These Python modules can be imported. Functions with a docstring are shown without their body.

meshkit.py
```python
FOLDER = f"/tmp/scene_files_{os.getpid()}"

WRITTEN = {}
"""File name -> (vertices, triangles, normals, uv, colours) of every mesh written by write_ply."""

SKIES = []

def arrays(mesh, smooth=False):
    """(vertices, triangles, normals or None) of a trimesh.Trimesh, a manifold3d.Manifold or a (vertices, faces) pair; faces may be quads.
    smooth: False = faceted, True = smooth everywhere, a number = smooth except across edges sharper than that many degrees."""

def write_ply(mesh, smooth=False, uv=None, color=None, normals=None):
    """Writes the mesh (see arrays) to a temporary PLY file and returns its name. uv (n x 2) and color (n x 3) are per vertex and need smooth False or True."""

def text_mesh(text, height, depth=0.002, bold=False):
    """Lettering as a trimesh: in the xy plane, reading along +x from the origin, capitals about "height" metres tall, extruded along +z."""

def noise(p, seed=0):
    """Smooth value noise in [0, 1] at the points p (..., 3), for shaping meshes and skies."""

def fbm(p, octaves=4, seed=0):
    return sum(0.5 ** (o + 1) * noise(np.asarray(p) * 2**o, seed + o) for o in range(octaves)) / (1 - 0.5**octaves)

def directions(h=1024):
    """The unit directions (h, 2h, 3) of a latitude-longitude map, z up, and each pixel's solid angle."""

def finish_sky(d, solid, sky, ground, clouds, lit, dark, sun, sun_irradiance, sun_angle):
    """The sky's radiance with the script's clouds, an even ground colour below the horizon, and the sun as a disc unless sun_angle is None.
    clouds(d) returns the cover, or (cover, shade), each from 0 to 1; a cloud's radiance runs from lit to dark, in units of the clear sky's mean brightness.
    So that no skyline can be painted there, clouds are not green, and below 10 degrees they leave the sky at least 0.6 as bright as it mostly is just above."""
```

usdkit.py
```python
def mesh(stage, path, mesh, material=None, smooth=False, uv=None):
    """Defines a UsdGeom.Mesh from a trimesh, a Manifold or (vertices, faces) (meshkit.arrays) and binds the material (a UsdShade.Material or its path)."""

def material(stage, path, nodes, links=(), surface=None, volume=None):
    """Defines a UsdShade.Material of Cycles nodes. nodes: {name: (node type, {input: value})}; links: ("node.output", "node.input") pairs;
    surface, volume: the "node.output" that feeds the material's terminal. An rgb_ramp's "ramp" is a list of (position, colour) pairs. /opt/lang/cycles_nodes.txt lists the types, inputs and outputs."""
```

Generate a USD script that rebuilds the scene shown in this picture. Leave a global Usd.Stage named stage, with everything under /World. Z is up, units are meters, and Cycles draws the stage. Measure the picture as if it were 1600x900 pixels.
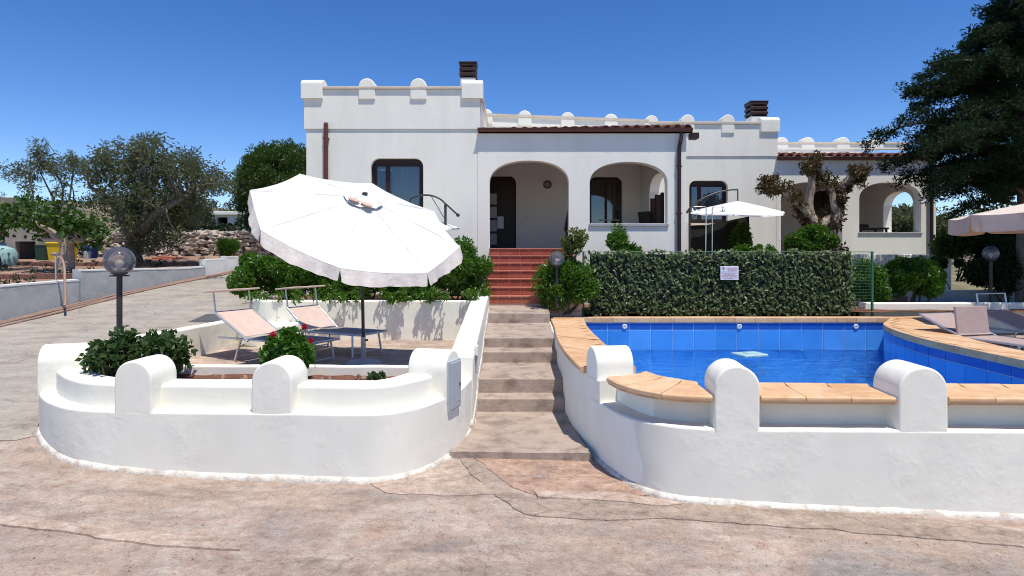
import math, random
import numpy as np, trimesh, usdkit, meshkit
from pxr import Usd, UsdGeom, UsdLux, UsdShade, Gf, Sdf, Vt
from shapely.geometry import Polygon, box as sbox, LineString
from shapely import affinity

stage = Usd.Stage.CreateInMemory()
UsdGeom.SetStageUpAxis(stage, UsdGeom.Tokens.z); UsdGeom.SetStageMetersPerUnit(stage, 1.0)
UsdGeom.Xform.Define(stage, '/World'); UsdGeom.Scope.Define(stage, '/World/Looks')
PI = math.pi

# ------------------------------------------------------------------ camera, sky, sun
EYE, F, HY = 2.15, 1000.0, 398.0                    # eye height, focal length in photo pixels, horizon row
cam = UsdGeom.Camera.Define(stage, '/World/camera')
cam.CreateHorizontalApertureAttr(36.0); cam.CreateVerticalApertureAttr(20.25); cam.CreateFocalLengthAttr(22.5)
cam.CreateVerticalApertureOffsetAttr(-(450 - HY) / F * 22.5)
cam.CreateClippingRangeAttr(Gf.Vec2f(0.05, 5000))
cam.AddTranslateOp().Set(Gf.Vec3d(0, 0, EYE)); cam.AddRotateXOp().Set(90.0)
cam.GetPrim().CreateAttribute('exposure', Sdf.ValueTypeNames.Float).Set(0.14)

SUN = np.array([0.20, -0.295, 1.0]); SUN /= np.linalg.norm(SUN)
SUN_EL, SUN_ROT = math.asin(SUN[2]), math.atan2(SUN[0], SUN[1])
sky = UsdLux.DomeLight.Define(stage, '/World/sky')
sky.GetPrim().SetCustomDataByKey('kind', 'structure')
skym = usdkit.material(stage, '/World/Looks/sky_look', {
    's': ('sky_texture', {'sky_type': 'single_scattering', 'sun_disc': False, 'sun_elevation': SUN_EL, 'sun_rotation': SUN_ROT,
                          'altitude': 2600.0, 'air_density': 1.0, 'aerosol_density': 0.05, 'ozone_density': 1.0}),
    'h': ('hsv', {'hue': .511, 'saturation': 1.34, 'value': 1.0}),
    'b': ('background_shader', {'strength': 0.15})}, [('s.color', 'h.color'), ('h.color', 'b.color')], surface='b.background')
UsdShade.MaterialBindingAPI.Apply(sky.GetPrim()).Bind(skym)
sun = UsdLux.DistantLight.Define(stage, '/World/sun')
sun.CreateIntensityAttr(1.15); sun.CreateNormalizeAttr(True); sun.CreateAngleAttr(0.53); sun.CreateColorAttr(Gf.Vec3f(1.0, 0.955, 0.875))
_z = Gf.Vec3d(*map(float, SUN))
_q = Gf.Rotation(Gf.Vec3d(0, 0, 1), _z)
sun.AddTransformOp().Set(Gf.Matrix4d().SetRotate(_q))

# ------------------------------------------------------------------ helpers
_used = {}
def numbered(parent, name):
    k = (parent, name); n = _used.get(k, -1) + 1; _used[k] = n
    return name if n == 0 else f'{name}_{n:03d}'
def tag(prim, label=None, cat=None, group=None, kind=None):
    for k, v in (('label', label), ('category', cat), ('group', group), ('kind', kind)):
        if v: prim.SetCustomDataByKey(k, v)
    return prim
def thing(name, label, cat, loc=(0, 0, 0), rotz=0.0, group=None):
    p = '/World/' + numbered('/World', name)
    x = UsdGeom.Xform.Define(stage, p)
    if any(loc) or rotz:
        x.AddTranslateOp().Set(Gf.Vec3d(*map(float, loc))); x.AddRotateZOp().Set(float(math.degrees(rotz)))
    return tag(x.GetPrim(), label, cat, group)
def obj(name, mesh, m, parent=None, smooth=False):
    pp = str(parent.GetPath()) if parent is not None else '/World'
    p = pp + '/' + numbered(pp, name)
    return usdkit.mesh(stage, p, mesh, m, smooth=smooth).GetPrim()
def struct(name, mesh, m, smooth=False, kind='structure'):
    o = obj(name, mesh, m, None, smooth); tag(o, kind=kind); return o
def copy_of(proto, name, label, loc, rotz=0.0, cat=None, group=None):
    p = '/World/' + numbered('/World', name)
    x = UsdGeom.Xform.Define(stage, p)
    x.GetPrim().GetReferences().AddInternalReference(proto.GetPath()); x.GetPrim().SetInstanceable(True)
    x.ClearXformOpOrder()
    x.MakeMatrixXform().Set(Gf.Matrix4d().SetRotate(Gf.Rotation(Gf.Vec3d(0, 0, 1), math.degrees(rotz))) * Gf.Matrix4d().SetTranslate(Gf.Vec3d(*map(float, loc))))
    return tag(x.GetPrim(), label, cat, group)
def P(px, py, d): return np.array([(px - 800) / F * d, d, EYE - (py - HY) / F * d])
cat_ = trimesh.util.concatenate
def T(v, f): return trimesh.Trimesh(np.asarray(v, float), np.asarray(f, int), process=False)
def bx(x0, x1, y0, y1, z0, z1, bev=0.0):
    if bev:
        return hullbox((x0, x1, y0, y1, z0, z1), bev)
    b = trimesh.creation.box((x1 - x0, y1 - y0, z1 - z0)); b.apply_translation(((x0 + x1) / 2, (y0 + y1) / 2, (z0 + z1) / 2)); return b
def hullbox(e, b):
    x0, x1, y0, y1, z0, z1 = e; v = []
    for x, sx in ((x0, 1), (x1, -1)):
        for y, sy in ((y0, 1), (y1, -1)):
            for z, sz in ((z0, 1), (z1, -1)):
                v += [(x + sx * b, y + sy * b, z), (x + sx * b, y, z + sz * b), (x, y + sy * b, z + sz * b)]
    return trimesh.convex.convex_hull(np.array(v))
def tube(pts, rad, sides=8, caps=True):
    p = np.asarray(pts, float); r = np.broadcast_to(np.asarray(rad, float), (len(p),))
    t = np.gradient(p, axis=0); t /= np.linalg.norm(t, axis=1, keepdims=True) + 1e-12
    ref = np.array([0, 0, 1.0]) if abs(t[0, 2]) < 0.9 else np.array([1.0, 0, 0])
    a = np.cross(t[0], ref); a /= np.linalg.norm(a); A = [a]
    for k in range(1, len(p)):
        a = A[-1] - t[k] * np.dot(A[-1], t[k]); A.append(a / np.linalg.norm(a))
    A = np.array(A); B = np.cross(t, A); ang = np.arange(sides) * 2 * PI / sides
    v = (p[:, None] + r[:, None, None] * (np.cos(ang)[None, :, None] * A[:, None] + np.sin(ang)[None, :, None] * B[:, None])).reshape(-1, 3)
    f = []
    for i in range(len(p) - 1):
        for j in range(sides):
            a0, a1 = i * sides + j, i * sides + (j + 1) % sides
            f += [(a0, a1, a1 + sides), (a0, a1 + sides, a0 + sides)]
    if caps:
        n = len(v); v = np.vstack([v, p[0], p[-1]]); o = (len(p) - 1) * sides
        for j in range(sides):
            f += [(n, (j + 1) % sides, j), (n + 1, o + j, o + (j + 1) % sides)]
    return T(v, f)
def smooth_path(p, it=2):
    p = np.asarray(p, float)
    for _ in range(it):
        q = [p[0]]
        for a, b in zip(p[:-1], p[1:]): q += [a * .75 + b * .25, a * .25 + b * .75]
        p = np.array(q + [p[-1]])
    return p
def resample(p, step):
    p = np.asarray(p, float); s = np.r_[0, np.cumsum(np.linalg.norm(np.diff(p, axis=0), axis=1))]
    n = max(2, int(math.ceil(s[-1] / step)) + 1); u = np.linspace(0, s[-1], n)
    return np.stack([np.interp(u, s, p[:, k]) for k in range(p.shape[1])], 1)
def wobble(mesh, amp, freq, seed=0, octaves=3):
    v = mesh.vertices
    d = np.stack([meshkit.fbm(v * freq + 17.3 * k, octaves, seed + k) for k in range(3)], 1) - .5
    mesh.vertices = v + 2 * amp * d
    return mesh
def rounded_section(pts, r=.03, step=.07):
    g = Polygon(pts); g = g.buffer(-r, 6).buffer(2 * r, 6).buffer(-r, 6)
    c = np.array(g.exterior.coords)[:-1]
    out = []
    for a, b in zip(c, np.roll(c, -1, 0)):
        n = max(1, int(np.linalg.norm(b - a) / step))
        out += [a + (b - a) * k / n for k in range(n)]
    return np.array(out)
def tri2d(poly):
    v, f = trimesh.creation.triangulate_polygon(poly, engine='earcut'); return np.asarray(v), np.asarray(f)
def sweep(section, path, zoff=None, ztop=None, step=.08, amp=.006, freq=3.0, seed=1):
    """section: (offset to the left of the path, z) ring; path (n,2) or with a third column added to z; ztop(s in 0..1) scales section z above 0."""
    p = np.asarray(path, float)
    if p.shape[1] == 2: p = np.c_[p, np.zeros(len(p))]
    p = resample(p, step); t = np.gradient(p[:, :2], axis=0); t /= np.linalg.norm(t, axis=1, keepdims=True)
    nrm = np.stack([-t[:, 1], t[:, 0]], 1); s = np.asarray(section); m, k = len(p), len(s)
    u = np.linspace(0, 1, m)
    zz = np.repeat(s[None, :, 1], m, 0)
    if ztop is not None: zz = np.where(zz > 0, zz * np.array([ztop(x) for x in u])[:, None], zz)
    v = np.concatenate([p[:, None, :2] + s[None, :, :1] * nrm[:, None], (zz + p[:, 2:3])[..., None]], -1).reshape(-1, 3)
    f = []
    for i in range(m - 1):
        for j in range(k):
            a, b = i * k + j, i * k + (j + 1) % k
            f += [(a, a + k, b + k), (a, b + k, b)]
    vv, ff = tri2d(Polygon(s))
    # map cap vertices back to ring
    idx = np.array([np.argmin(((s - q) ** 2).sum(1)) for q in vv])
    ff = idx[ff]; o = (m - 1) * k
    f = np.vstack([f, ff[:, ::-1], ff + o])
    mesh = T(v, f)
    if amp: wobble(mesh, amp, freq, seed)
    mesh.fix_normals()
    return mesh
def rotz(m, a): m.apply_transform(trimesh.transformations.rotation_matrix(a, (0, 0, 1))); return m
def extr(poly, h):
    gs = [g for g in getattr(poly, 'geoms', [poly])]
    return cat_([trimesh.creation.extrude_polygon(g, h, engine='earcut') for g in gs])
def wall_xz(poly, y0, y1):           # polygon in (x, z), extruded from y0 to y1
    m = extr(poly, y1 - y0); v = m.vertices.copy(); m.vertices = np.stack([v[:, 0], y1 - v[:, 2], v[:, 1]], 1); return m
def wall_yz(poly, x0, x1):           # polygon in (y, z)
    m = extr(poly, x1 - x0); v = m.vertices.copy(); m.vertices = np.stack([x0 + v[:, 2], v[:, 0], v[:, 1]], 1); return m
def slab(poly, z0, z1):
    m = extr(poly, z1 - z0); m.apply_translation((0, 0, z0)); return m
def roundtop(x0, x1, z0, z1, r):     # opening with rounded upper corners
    a = np.linspace(0, PI / 2, 8)
    pts = [(x0, z0), (x1, z0)] + [(x1 - r + r * math.cos(t), z1 - r + r * math.sin(t)) for t in a] + [(x0 + r - r * math.sin(t), z1 - r + r * math.cos(t)) for t in a]
    return Polygon(pts)
def arch(x0, x1, z0, z1, rise, p=2.25):
    a = (x1 - x0) / 2; c = (x0 + x1) / 2; t = np.linspace(0, PI, 33); s = np.sign(np.cos(t))
    return Polygon([(x0, z0), (x1, z0)] + [(c + a * s_ * abs(math.cos(k)) ** (2 / p), z1 - rise + rise * math.sin(k) ** (2 / p)) for k, s_ in zip(t, s)])
def loft(rings, cap=True):
    k = len(rings[0]); v = np.vstack(rings); f = []
    for i in range(len(rings) - 1):
        for j in range(k):
            a, b = i * k + j, i * k + (j + 1) % k
            f += [(a, b, b + k), (a, b + k, a + k)]
    if cap:
        n = len(v); v = np.vstack([v, rings[0].mean(0), rings[-1].mean(0)]); o = (len(rings) - 1) * k
        for j in range(k): f += [(n, (j + 1) % k, j), (n + 1, o + j, o + (j + 1) % k)]
    m = T(v, f); m.fix_normals(); return m
def on_path(path, q):
    p = resample(path, .01); i = int(np.argmin(((p - np.array(q)) ** 2).sum(1))); t = p[min(i + 12, len(p) - 1)] - p[max(i - 12, 0)]; t /= np.linalg.norm(t)
    n = np.array([t[1], -t[0]]); return p[i] - n * .002, math.atan2(n[1], n[0])
def path_post(path, q, w, depth, z0, z1, seed, ang=None):
    c, a = on_path(path, q); return dome_post(c[0], c[1], a if ang is None else ang, w, depth, z0, z1, seed)
def dome_post(cx, cy, ang, w, depth, z0, z1, seed=0, amp=.005, flat=1.0):
    """Round-topped post: outer face centred at (cx, cy), looking along ang; depth goes inwards."""
    r = w / 2; n = np.array([math.cos(ang), math.sin(ang)]); t = np.array([-n[1], n[0]])
    def prof(i):
        pts = []
        zs = np.arange(z0, z1 - r * flat, .08)
        pts += [(-r + i, z) for z in zs]
        pts += [(-(r - i) * math.cos(a), z1 - r * flat + (r * flat - i) * math.sin(a)) for a in np.linspace(0, PI, 25)]
        pts += [(r - i, z) for z in zs[::-1]]
        return np.array(pts)
    rings = []
    for dd, i in [(0, .022), (.004, .009), (.016, .0)] + [(x, 0) for x in np.linspace(.09, depth - .09, 4)] + [(depth - .016, 0), (depth - .004, .009), (depth, .022)]:
        q = prof(i); rings.append(np.c_[cx - n[0] * dd + t[0] * q[:, 0], cy - n[1] * dd + t[1] * q[:, 0], q[:, 1]])
    m = loft(rings); return wobble(m, amp, 4.0, seed)
def lathe(prof, sides=24, center=(0, 0, 0)):
    p = np.asarray(prof, float); a = np.arange(sides) * 2 * PI / sides
    v = np.stack([p[:, None, 0] * np.cos(a), p[:, None, 0] * np.sin(a), np.repeat(p[:, 1:2], sides, 1)], -1).reshape(-1, 3) + np.array(center)
    f = []
    for i in range(len(p) - 1):
        for j in range(sides):
            q, b = i * sides + j, i * sides + (j + 1) % sides
            f += [(q, b, b + sides), (q, b + sides, q + sides)]
    return T(v, f)
def leaves(pos, axis, nrm, size, width=.5, fold=.15):
    n = len(pos); size = np.broadcast_to(size, (n,))[:, None]
    axis = axis / (np.linalg.norm(axis, axis=1, keepdims=True) + 1e-9)
    side = np.cross(axis, nrm); side /= np.linalg.norm(side, axis=1, keepdims=True) + 1e-9
    up = np.cross(side, axis)
    b = pos - axis * size * .5; tp = pos + axis * size * .5
    l = pos + side * size * width * .5 + up * size * fold; r = pos - side * size * width * .5 + up * size * fold
    v = np.stack([b, l, tp, r], 1).reshape(-1, 3); i = np.arange(n)[:, None] * 4
    return T(v, np.vstack([i + [0, 2, 1], i + [0, 3, 2]]))
def clump(centers, radii, n_each, size, seed, shell=.5, width=.5, droop=.2, jitter=.8, out=1.0):
    g = np.random.default_rng(seed); c = np.asarray(centers, float); R = np.asarray(radii, float)
    R = np.repeat(R[:, None], 3, 1) if (R.ndim == 1 and len(R) == len(c) and len(c) != 3) else np.broadcast_to(R, (len(c), 3))
    N = len(c) * n_each; k = np.repeat(np.arange(len(c)), n_each)
    d = g.normal(size=(N, 3)); d /= np.linalg.norm(d, axis=1, keepdims=True)
    rr = shell + (1 - shell) * g.random(N) ** .6
    pos = c[k] + d * R[k] * rr[:, None]
    nrm = d + jitter * g.normal(size=(N, 3)) + [0, 0, .35]
    ax = out * d + .7 * g.normal(size=(N, 3)) - [0, 0, droop]
    return leaves(pos, ax, nrm, size * (.65 + .7 * g.random(N)), width)
def sheet(poly, z, edge=.0, thick=.02):
    return slab(poly, z - thick, z)

# ------------------------------------------------------------------ materials
def mat(name, c1, c2=None, s=2.0, rough=.8, bump=.25, bs=30.0, bd=.01, spec=.35, metallic=0.0, c3=None, s2=25.0, amt2=.35, stretch=None, detail=6.0, bevel=None, lo=.35, hi=.65):
    c2 = c2 or tuple(x * .8 for x in c1)
    n = {'g': ('geometry', {}), 'm': ('mapping', {'scale': stretch or (1, 1, 1)}), 'n1': ('noise_texture', {'scale': s, 'detail': detail, 'roughness': .6}),
         'r1': ('rgb_ramp', {'ramp': [(lo, c1), (hi, c2)]}),
         'p': ('principled_bsdf', {'roughness': rough, 'metallic': metallic, 'specular_ior_level': spec})}
    l = [('g.position', 'm.vector'), ('m.vector', 'n1.vector'), ('n1.fac', 'r1.fac')]
    out = 'r1.color'
    if c3:
        n['n2'] = ('noise_texture', {'scale': s2, 'detail': 5.0, 'roughness': .65}); n['r2'] = ('rgb_ramp', {'ramp': [(.48, (0, 0, 0)), (.66, (amt2,) * 3)]})
        n['mx'] = ('mix_color', {'b': c3}); l += [('g.position', 'n2.vector'), ('n2.fac', 'r2.fac'), ('r2.color', 'mx.fac'), (out, 'mx.a')]; out = 'mx.result'
    l.append((out, 'p.base_color'))
    if bump:
        n['n3'] = ('noise_texture', {'scale': bs, 'detail': 5.0, 'roughness': .6}); n['b'] = ('bump', {'strength': bump, 'distance': bd})
        l += [('g.position', 'n3.vector'), ('n3.fac', 'b.height'), ('b.normal', 'p.normal')]
        if bevel:
            n['bv'] = ('bevel', {'radius': bevel, 'samples': 4}); l.append(('bv.bevel', 'b.normal'))
    return usdkit.material(stage, '/World/Looks/' + name, n, l, surface='p.BSDF')
def leafmat(name, dark, mid, light, trans=.25, rough=.45, spec=.4):
    n = {'g': ('geometry', {}), 'r': ('rgb_ramp', {'ramp': [(0, dark), (.55, mid), (1, light)]}),
         'p': ('principled_bsdf', {'roughness': rough, 'specular_ior_level': spec}), 't': ('translucent_bsdf', {}), 'x': ('mix_closure', {'fac': trans}),
         'h': ('hsv', {'value': 1.5, 'saturation': 1.1})}
    return usdkit.material(stage, '/World/Looks/' + name, n, [('g.random_per_island', 'r.fac'), ('r.color', 'p.base_color'), ('r.color', 'h.color'), ('h.color', 't.color'),
                           ('p.BSDF', 'x.closure1'), ('t.BSDF', 'x.closure2')], surface='x.closure')
def paintwall(name, c, stain, grime, rough=.85, bump=.5):
    """Lime-painted render: trowel marks, faint streaks, flaked and worn spots."""
    n = {'g': ('geometry', {}), 'm': ('mapping', {'scale': (2.2, 2.2, .5)}), 'n1': ('noise_texture', {'scale': 1.1, 'detail': 7.0, 'roughness': .62}),
         'r1': ('rgb_ramp', {'ramp': [(.38, c), (.72, stain)]}),
         'n2': ('noise_texture', {'scale': 4.0, 'detail': 9.0, 'roughness': .72, 'distortion': .4}), 'r2': ('rgb_ramp', {'ramp': [(.60, (0, 0, 0)), (.74, (.45, .45, .45))]}),
         'mx': ('mix_color', {'b': grime}),
         'n3': ('noise_texture', {'scale': 9.0, 'detail': 8.0, 'roughness': .6, 'distortion': .6}), 'n4': ('noise_texture', {'scale': 90.0, 'detail': 3.0}),
         'n5': ('noise_texture', {'scale': 1.7, 'detail': 4.0, 'roughness': .6}), 'r5': ('rgb_ramp', {'ramp': [(.50, (.10,) * 3), (.66, (1, 1, 1))]}), 'mk': ('math', {'math_type': 'multiply'}),
         'ma': ('math', {'math_type': 'multiply_add', 'value2': .12}),
         'b': ('bump', {'strength': bump, 'distance': .012}), 'p': ('principled_bsdf', {'roughness': rough, 'specular_ior_level': .25})}
    l = [('g.position', 'm.vector'), ('m.vector', 'n1.vector'), ('n1.fac', 'r1.fac'), ('g.position', 'n2.vector'), ('n2.fac', 'r2.fac'), ('r2.color', 'mx.fac'), ('r1.color', 'mx.a'), ('mx.result', 'p.base_color'),
         ('g.position', 'n3.vector'), ('g.position', 'n4.vector'), ('n4.fac', 'ma.value1'), ('n3.fac', 'ma.value3'), ('g.position', 'n5.vector'), ('n5.fac', 'r5.fac'), ('r5.color', 'mk.value1'), ('ma.value', 'mk.value2'), ('mk.value', 'b.height'), ('b.normal', 'p.normal')]
    return usdkit.material(stage, '/World/Looks/' + name, n, l, surface='p.BSDF')
def ground_mat(name, ca, cb, cc, cd, crack=.3, scale=.55, mott=.85):
    """Old worn concrete: large patches of different tone, aggregate showing, cracks, stains."""
    n = {'g': ('geometry', {}),
         'w': ('noise_texture', {'scale': 1.3, 'detail': 4.0}), 'wm': ('vector_math', {'math_type': 'multiply_add', 'vector2': (.9, .9, .9)}),
         'n1': ('noise_texture', {'scale': scale, 'detail': 8.0, 'roughness': .62, 'distortion': .8}), 'r1': ('rgb_ramp', {'ramp': [(.34, ca), (.47, cb), (.56, cc), (.68, cd)]}),
         'st': ('mapping', {'scale': (.5, 1.6, 1.0)}), 'n2': ('noise_texture', {'scale': 2.6, 'detail': 9.0, 'roughness': .72}), 'r2': ('rgb_ramp', {'ramp': [(.3, (.68, .68, .68)), (.5, (1, 1, 1)), (.72, (1.22, 1.2, 1.18))]}),
         'mu': ('mix_color', {'blend_type': 'multiply', 'fac': 1.0, 'use_clamp': False}),
         'n4': ('noise_texture', {'scale': 60.0, 'detail': 4.0, 'roughness': .7}), 'r4': ('rgb_ramp', {'ramp': [(.3, (.6, .58, .56)), (.5, (1, 1, 1)), (.68, (1.15, 1.15, 1.15)), (.78, (1.75, 1.75, 1.75))]}),
         'n6': ('noise_texture', {'scale': 11.0, 'detail': 6.0, 'roughness': .75, 'distortion': .5}), 'r6': ('rgb_ramp', {'ramp': [(.34, (.66, .60, .56)), (.48, (.98, .96, .95)), (.56, (1.05, 1.05, 1.05)), (.66, (1.3, 1.33, 1.36))]}), 'mu3': ('mix_color', {'blend_type': 'multiply', 'fac': mott, 'use_clamp': False}),
         'mu2': ('mix_color', {'blend_type': 'multiply', 'fac': .8, 'use_clamp': False}),
         'v': ('voronoi_texture', {'feature': 'distance_to_edge', 'scale': .55}), 'rv': ('rgb_ramp', {'ramp': [(0, (crack,) * 3), (.004, (crack * .5,) * 3), (.009, (0, 0, 0))]}),
         'cm': ('mix_color', {'b': (.10, .075, .06)}),
         'n5': ('noise_texture', {'scale': 14.0, 'detail': 8.0, 'roughness': .7}), 'ad': ('math', {'math_type': 'multiply_add', 'value2': .35}),
         'sb': ('math', {'math_type': 'multiply_add', 'value2': -1.2}),
         'b': ('bump', {'strength': .6, 'distance': .016}), 'p': ('principled_bsdf', {'roughness': .9, 'specular_ior_level': .2})}
    l = [('g.position', 'w.vector'), ('w.color', 'wm.vector1'), ('g.position', 'wm.vector3'), ('wm.vector', 'v.vector'),
         ('g.position', 'n1.vector'), ('n1.fac', 'r1.fac'), ('g.position', 'st.vector'), ('st.vector', 'n2.vector'), ('n2.fac', 'r2.fac'),
         ('r1.color', 'mu.a'), ('r2.color', 'mu.b'), ('g.position', 'n4.vector'), ('n4.fac', 'r4.fac'), ('g.position', 'n6.vector'), ('n6.fac', 'r6.fac'), ('mu.result', 'mu3.a'), ('r6.color', 'mu3.b'), ('mu3.result', 'mu2.a'), ('r4.color', 'mu2.b'),
         ('v.distance', 'rv.fac'), ('rv.color', 'cm.fac'), ('mu2.result', 'cm.a'), ('cm.result', 'p.base_color'),
         ('g.position', 'n5.vector'), ('n4.fac', 'ad.value1'), ('n5.fac', 'ad.value3'), ('rv.color', 'sb.value1'), ('ad.value', 'sb.value3'), ('sb.value', 'b.height'), ('b.normal', 'p.normal')]
    return usdkit.material(stage, '/World/Looks/' + name, n, l, surface='p.BSDF')

M = {}
M['garden_white'] = paintwall('white_lime_paint', (.83, .805, .70), (.77, .745, .645), (.64, .60, .51), bump=.5)
M['foot'] = mat('footing_paint', (.80, .775, .68), (.60, .54, .45), s=6, bump=.8, bs=25, c3=(.36, .28, .22), s2=9, amt2=.7)
M['house'] = paintwall('house_paint', (.84, .815, .715), (.77, .745, .65), (.66, .62, .53), bump=.2)
M['porch_in'] = paintwall('porch_paint', (.86, .82, .76), (.83, .79, .73), (.76, .72, .66), bump=.12)
M['road'] = ground_mat('road_concrete', (.30, .265, .24), (.375, .285, .225), (.425, .35, .29), (.37, .25, .185), scale=.8, mott=.7, crack=.16)
M['drive'] = ground_mat('driveway_concrete', (.32, .29, .25), (.375, .335, .28), (.35, .305, .25), (.27, .245, .215), crack=.4, scale=.4, mott=.4)
M['patch'] = ground_mat('patch_concrete', (.36, .285, .225), (.32, .25, .20), (.39, .31, .245), (.30, .24, .195), crack=.35, scale=1.2)
M['rubble_patch'] = ground_mat('worn_patch', (.38, .24, .17), (.44, .31, .23), (.34, .22, .16), (.36, .32, .30), crack=.2, scale=2.2)
M['light_patch'] = ground_mat('pale_patch', (.46, .36, .285), (.42, .32, .25), (.50, .40, .325), (.40, .31, .24), crack=.2, scale=1.5)
M['terrace'] = ground_mat('terrace_concrete', (.42, .32, .25), (.47, .37, .29), (.40, .30, .24), (.36, .28, .23), crack=.2, scale=.9)
M['step'] = mat('step_concrete', (.43, .345, .28), (.35, .27, .215), s=3.0, bump=.6, bs=30, bd=.012, c3=(.17, .125, .095), s2=4.0, amt2=.7, detail=8.0)
M['soil'] = mat('red_soil', (.24, .095, .05), (.15, .06, .035), s=8, bump=1.0, bs=25, bd=.05, c3=(.32, .2, .12), s2=30)
M['drysoil'] = mat('dry_soil', (.36, .23, .155), (.27, .165, .11), s=1.2, bump=.8, bs=8, bd=.05, c3=(.25, .2, .12), s2=6)
M['scrub'] = mat('dry_hill_ground', (.26, .20, .12), (.15, .14, .07), s=.4, bump=.8, bs=4, bd=.1, c3=(.07, .09, .035), s2=1.5, amt2=.8)
COP = [(.69, .44, .24), (.645, .395, .205), (.72, .475, .275)]
M['coping'] = [mat(f'coping_terracotta_{"abc"[i]}', c, (c[0] * .86, c[1] * .78, c[2] * .72), s=5, rough=.6, bump=.2, bs=60, c3=(.78, .58, .40), s2=9, amt2=.4) for i, c in enumerate(COP)]
M['mortar'] = mat('coping_mortar', (.56, .36, .22), (.50, .32, .20), s=12, bump=.4)
RED = [(.36, .085, .048), (.31, .07, .042), (.40, .105, .06)]
M['redtile'] = [mat(f'red_tile_{"abc"[i]}', c, (c[0] * .8, c[1] * .8, c[2] * .8), s=9, rough=.5, bump=.15, bs=60, c3=(.46, .2, .13), s2=14, amt2=.3) for i, c in enumerate(RED)]
M['porchfloor'] = mat('porch_floor_tile', (.52, .27, .19), (.45, .22, .15), s=6, rough=.4, bump=.1)
M['nosing'] = mat('step_nosing_tile', (.47, .16, .105), (.40, .12, .08), s=9, rough=.5, bump=.1)
M['grout'] = mat('pale_grout', (.60, .40, .32), (.52, .34, .27), s=20, bump=.3)
BLUE = [(.06, .31, .77), (.07, .33, .80), (.05, .285, .72), (.085, .35, .82)]
M['blue'] = [mat(f'pool_tile_{"abcd"[i]}', c, tuple(x * .88 for x in c), s=3, rough=.18, bump=.05, bs=8, spec=.5) for i, c in enumerate(BLUE)]
M['bluedark'] = mat('pool_band_tile', (.018, .115, .48), (.014, .10, .42), s=4, rough=.2, bump=.05, spec=.5)
M['poolgrout'] = mat('pool_grout', (.42, .55, .72), (.34, .48, .66), s=12, rough=.7, bump=.2)
M['brown'] = mat('brown_paint_metal', (.135, .045, .03), (.10, .034, .024), s=6, rough=.5, bump=.1)
M['chim'] = mat('chimney_metal', (.045, .02, .016), (.03, .014, .012), s=6, rough=.5, bump=.1)
M['wood'] = mat('dark_wood', (.035, .018, .012), (.022, .012, .009), s=3, stretch=(10, 10, 1), rough=.45, bump=.15)
M['woodframe'] = mat('window_frame_wood', (.035, .014, .010), (.024, .010, .008), s=3, stretch=(8, 8, 1), rough=.45, bump=.1)
M['curtain'] = mat('net_curtain', (.34, .34, .35), (.26, .26, .275), s=2.5, stretch=(9, 9, .3), rough=.9, bump=.2, bs=60)
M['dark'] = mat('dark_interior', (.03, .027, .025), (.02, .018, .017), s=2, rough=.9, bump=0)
M['rooftile'] = [mat(f'roof_tile_{"abc"[i]}', c, (c[0] * .6, c[1] * .6, c[2] * .6), s=6, rough=.75, bump=.4, bs=30, c3=(.14, .10, .08), s2=12, amt2=.5) for i, c in enumerate([(.27, .085, .05), (.22, .07, .045), (.32, .12, .07)])]
M['capstone'] = mat('parapet_cap_stone', (.66, .58, .46), (.55, .47, .37), s=5, bump=.3)
M['fabric'] = mat('umbrella_canvas', (.68, .67, .635), (.64, .63, .60), s=3, rough=.9, bump=.25, bs=12, bd=.01)
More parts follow.
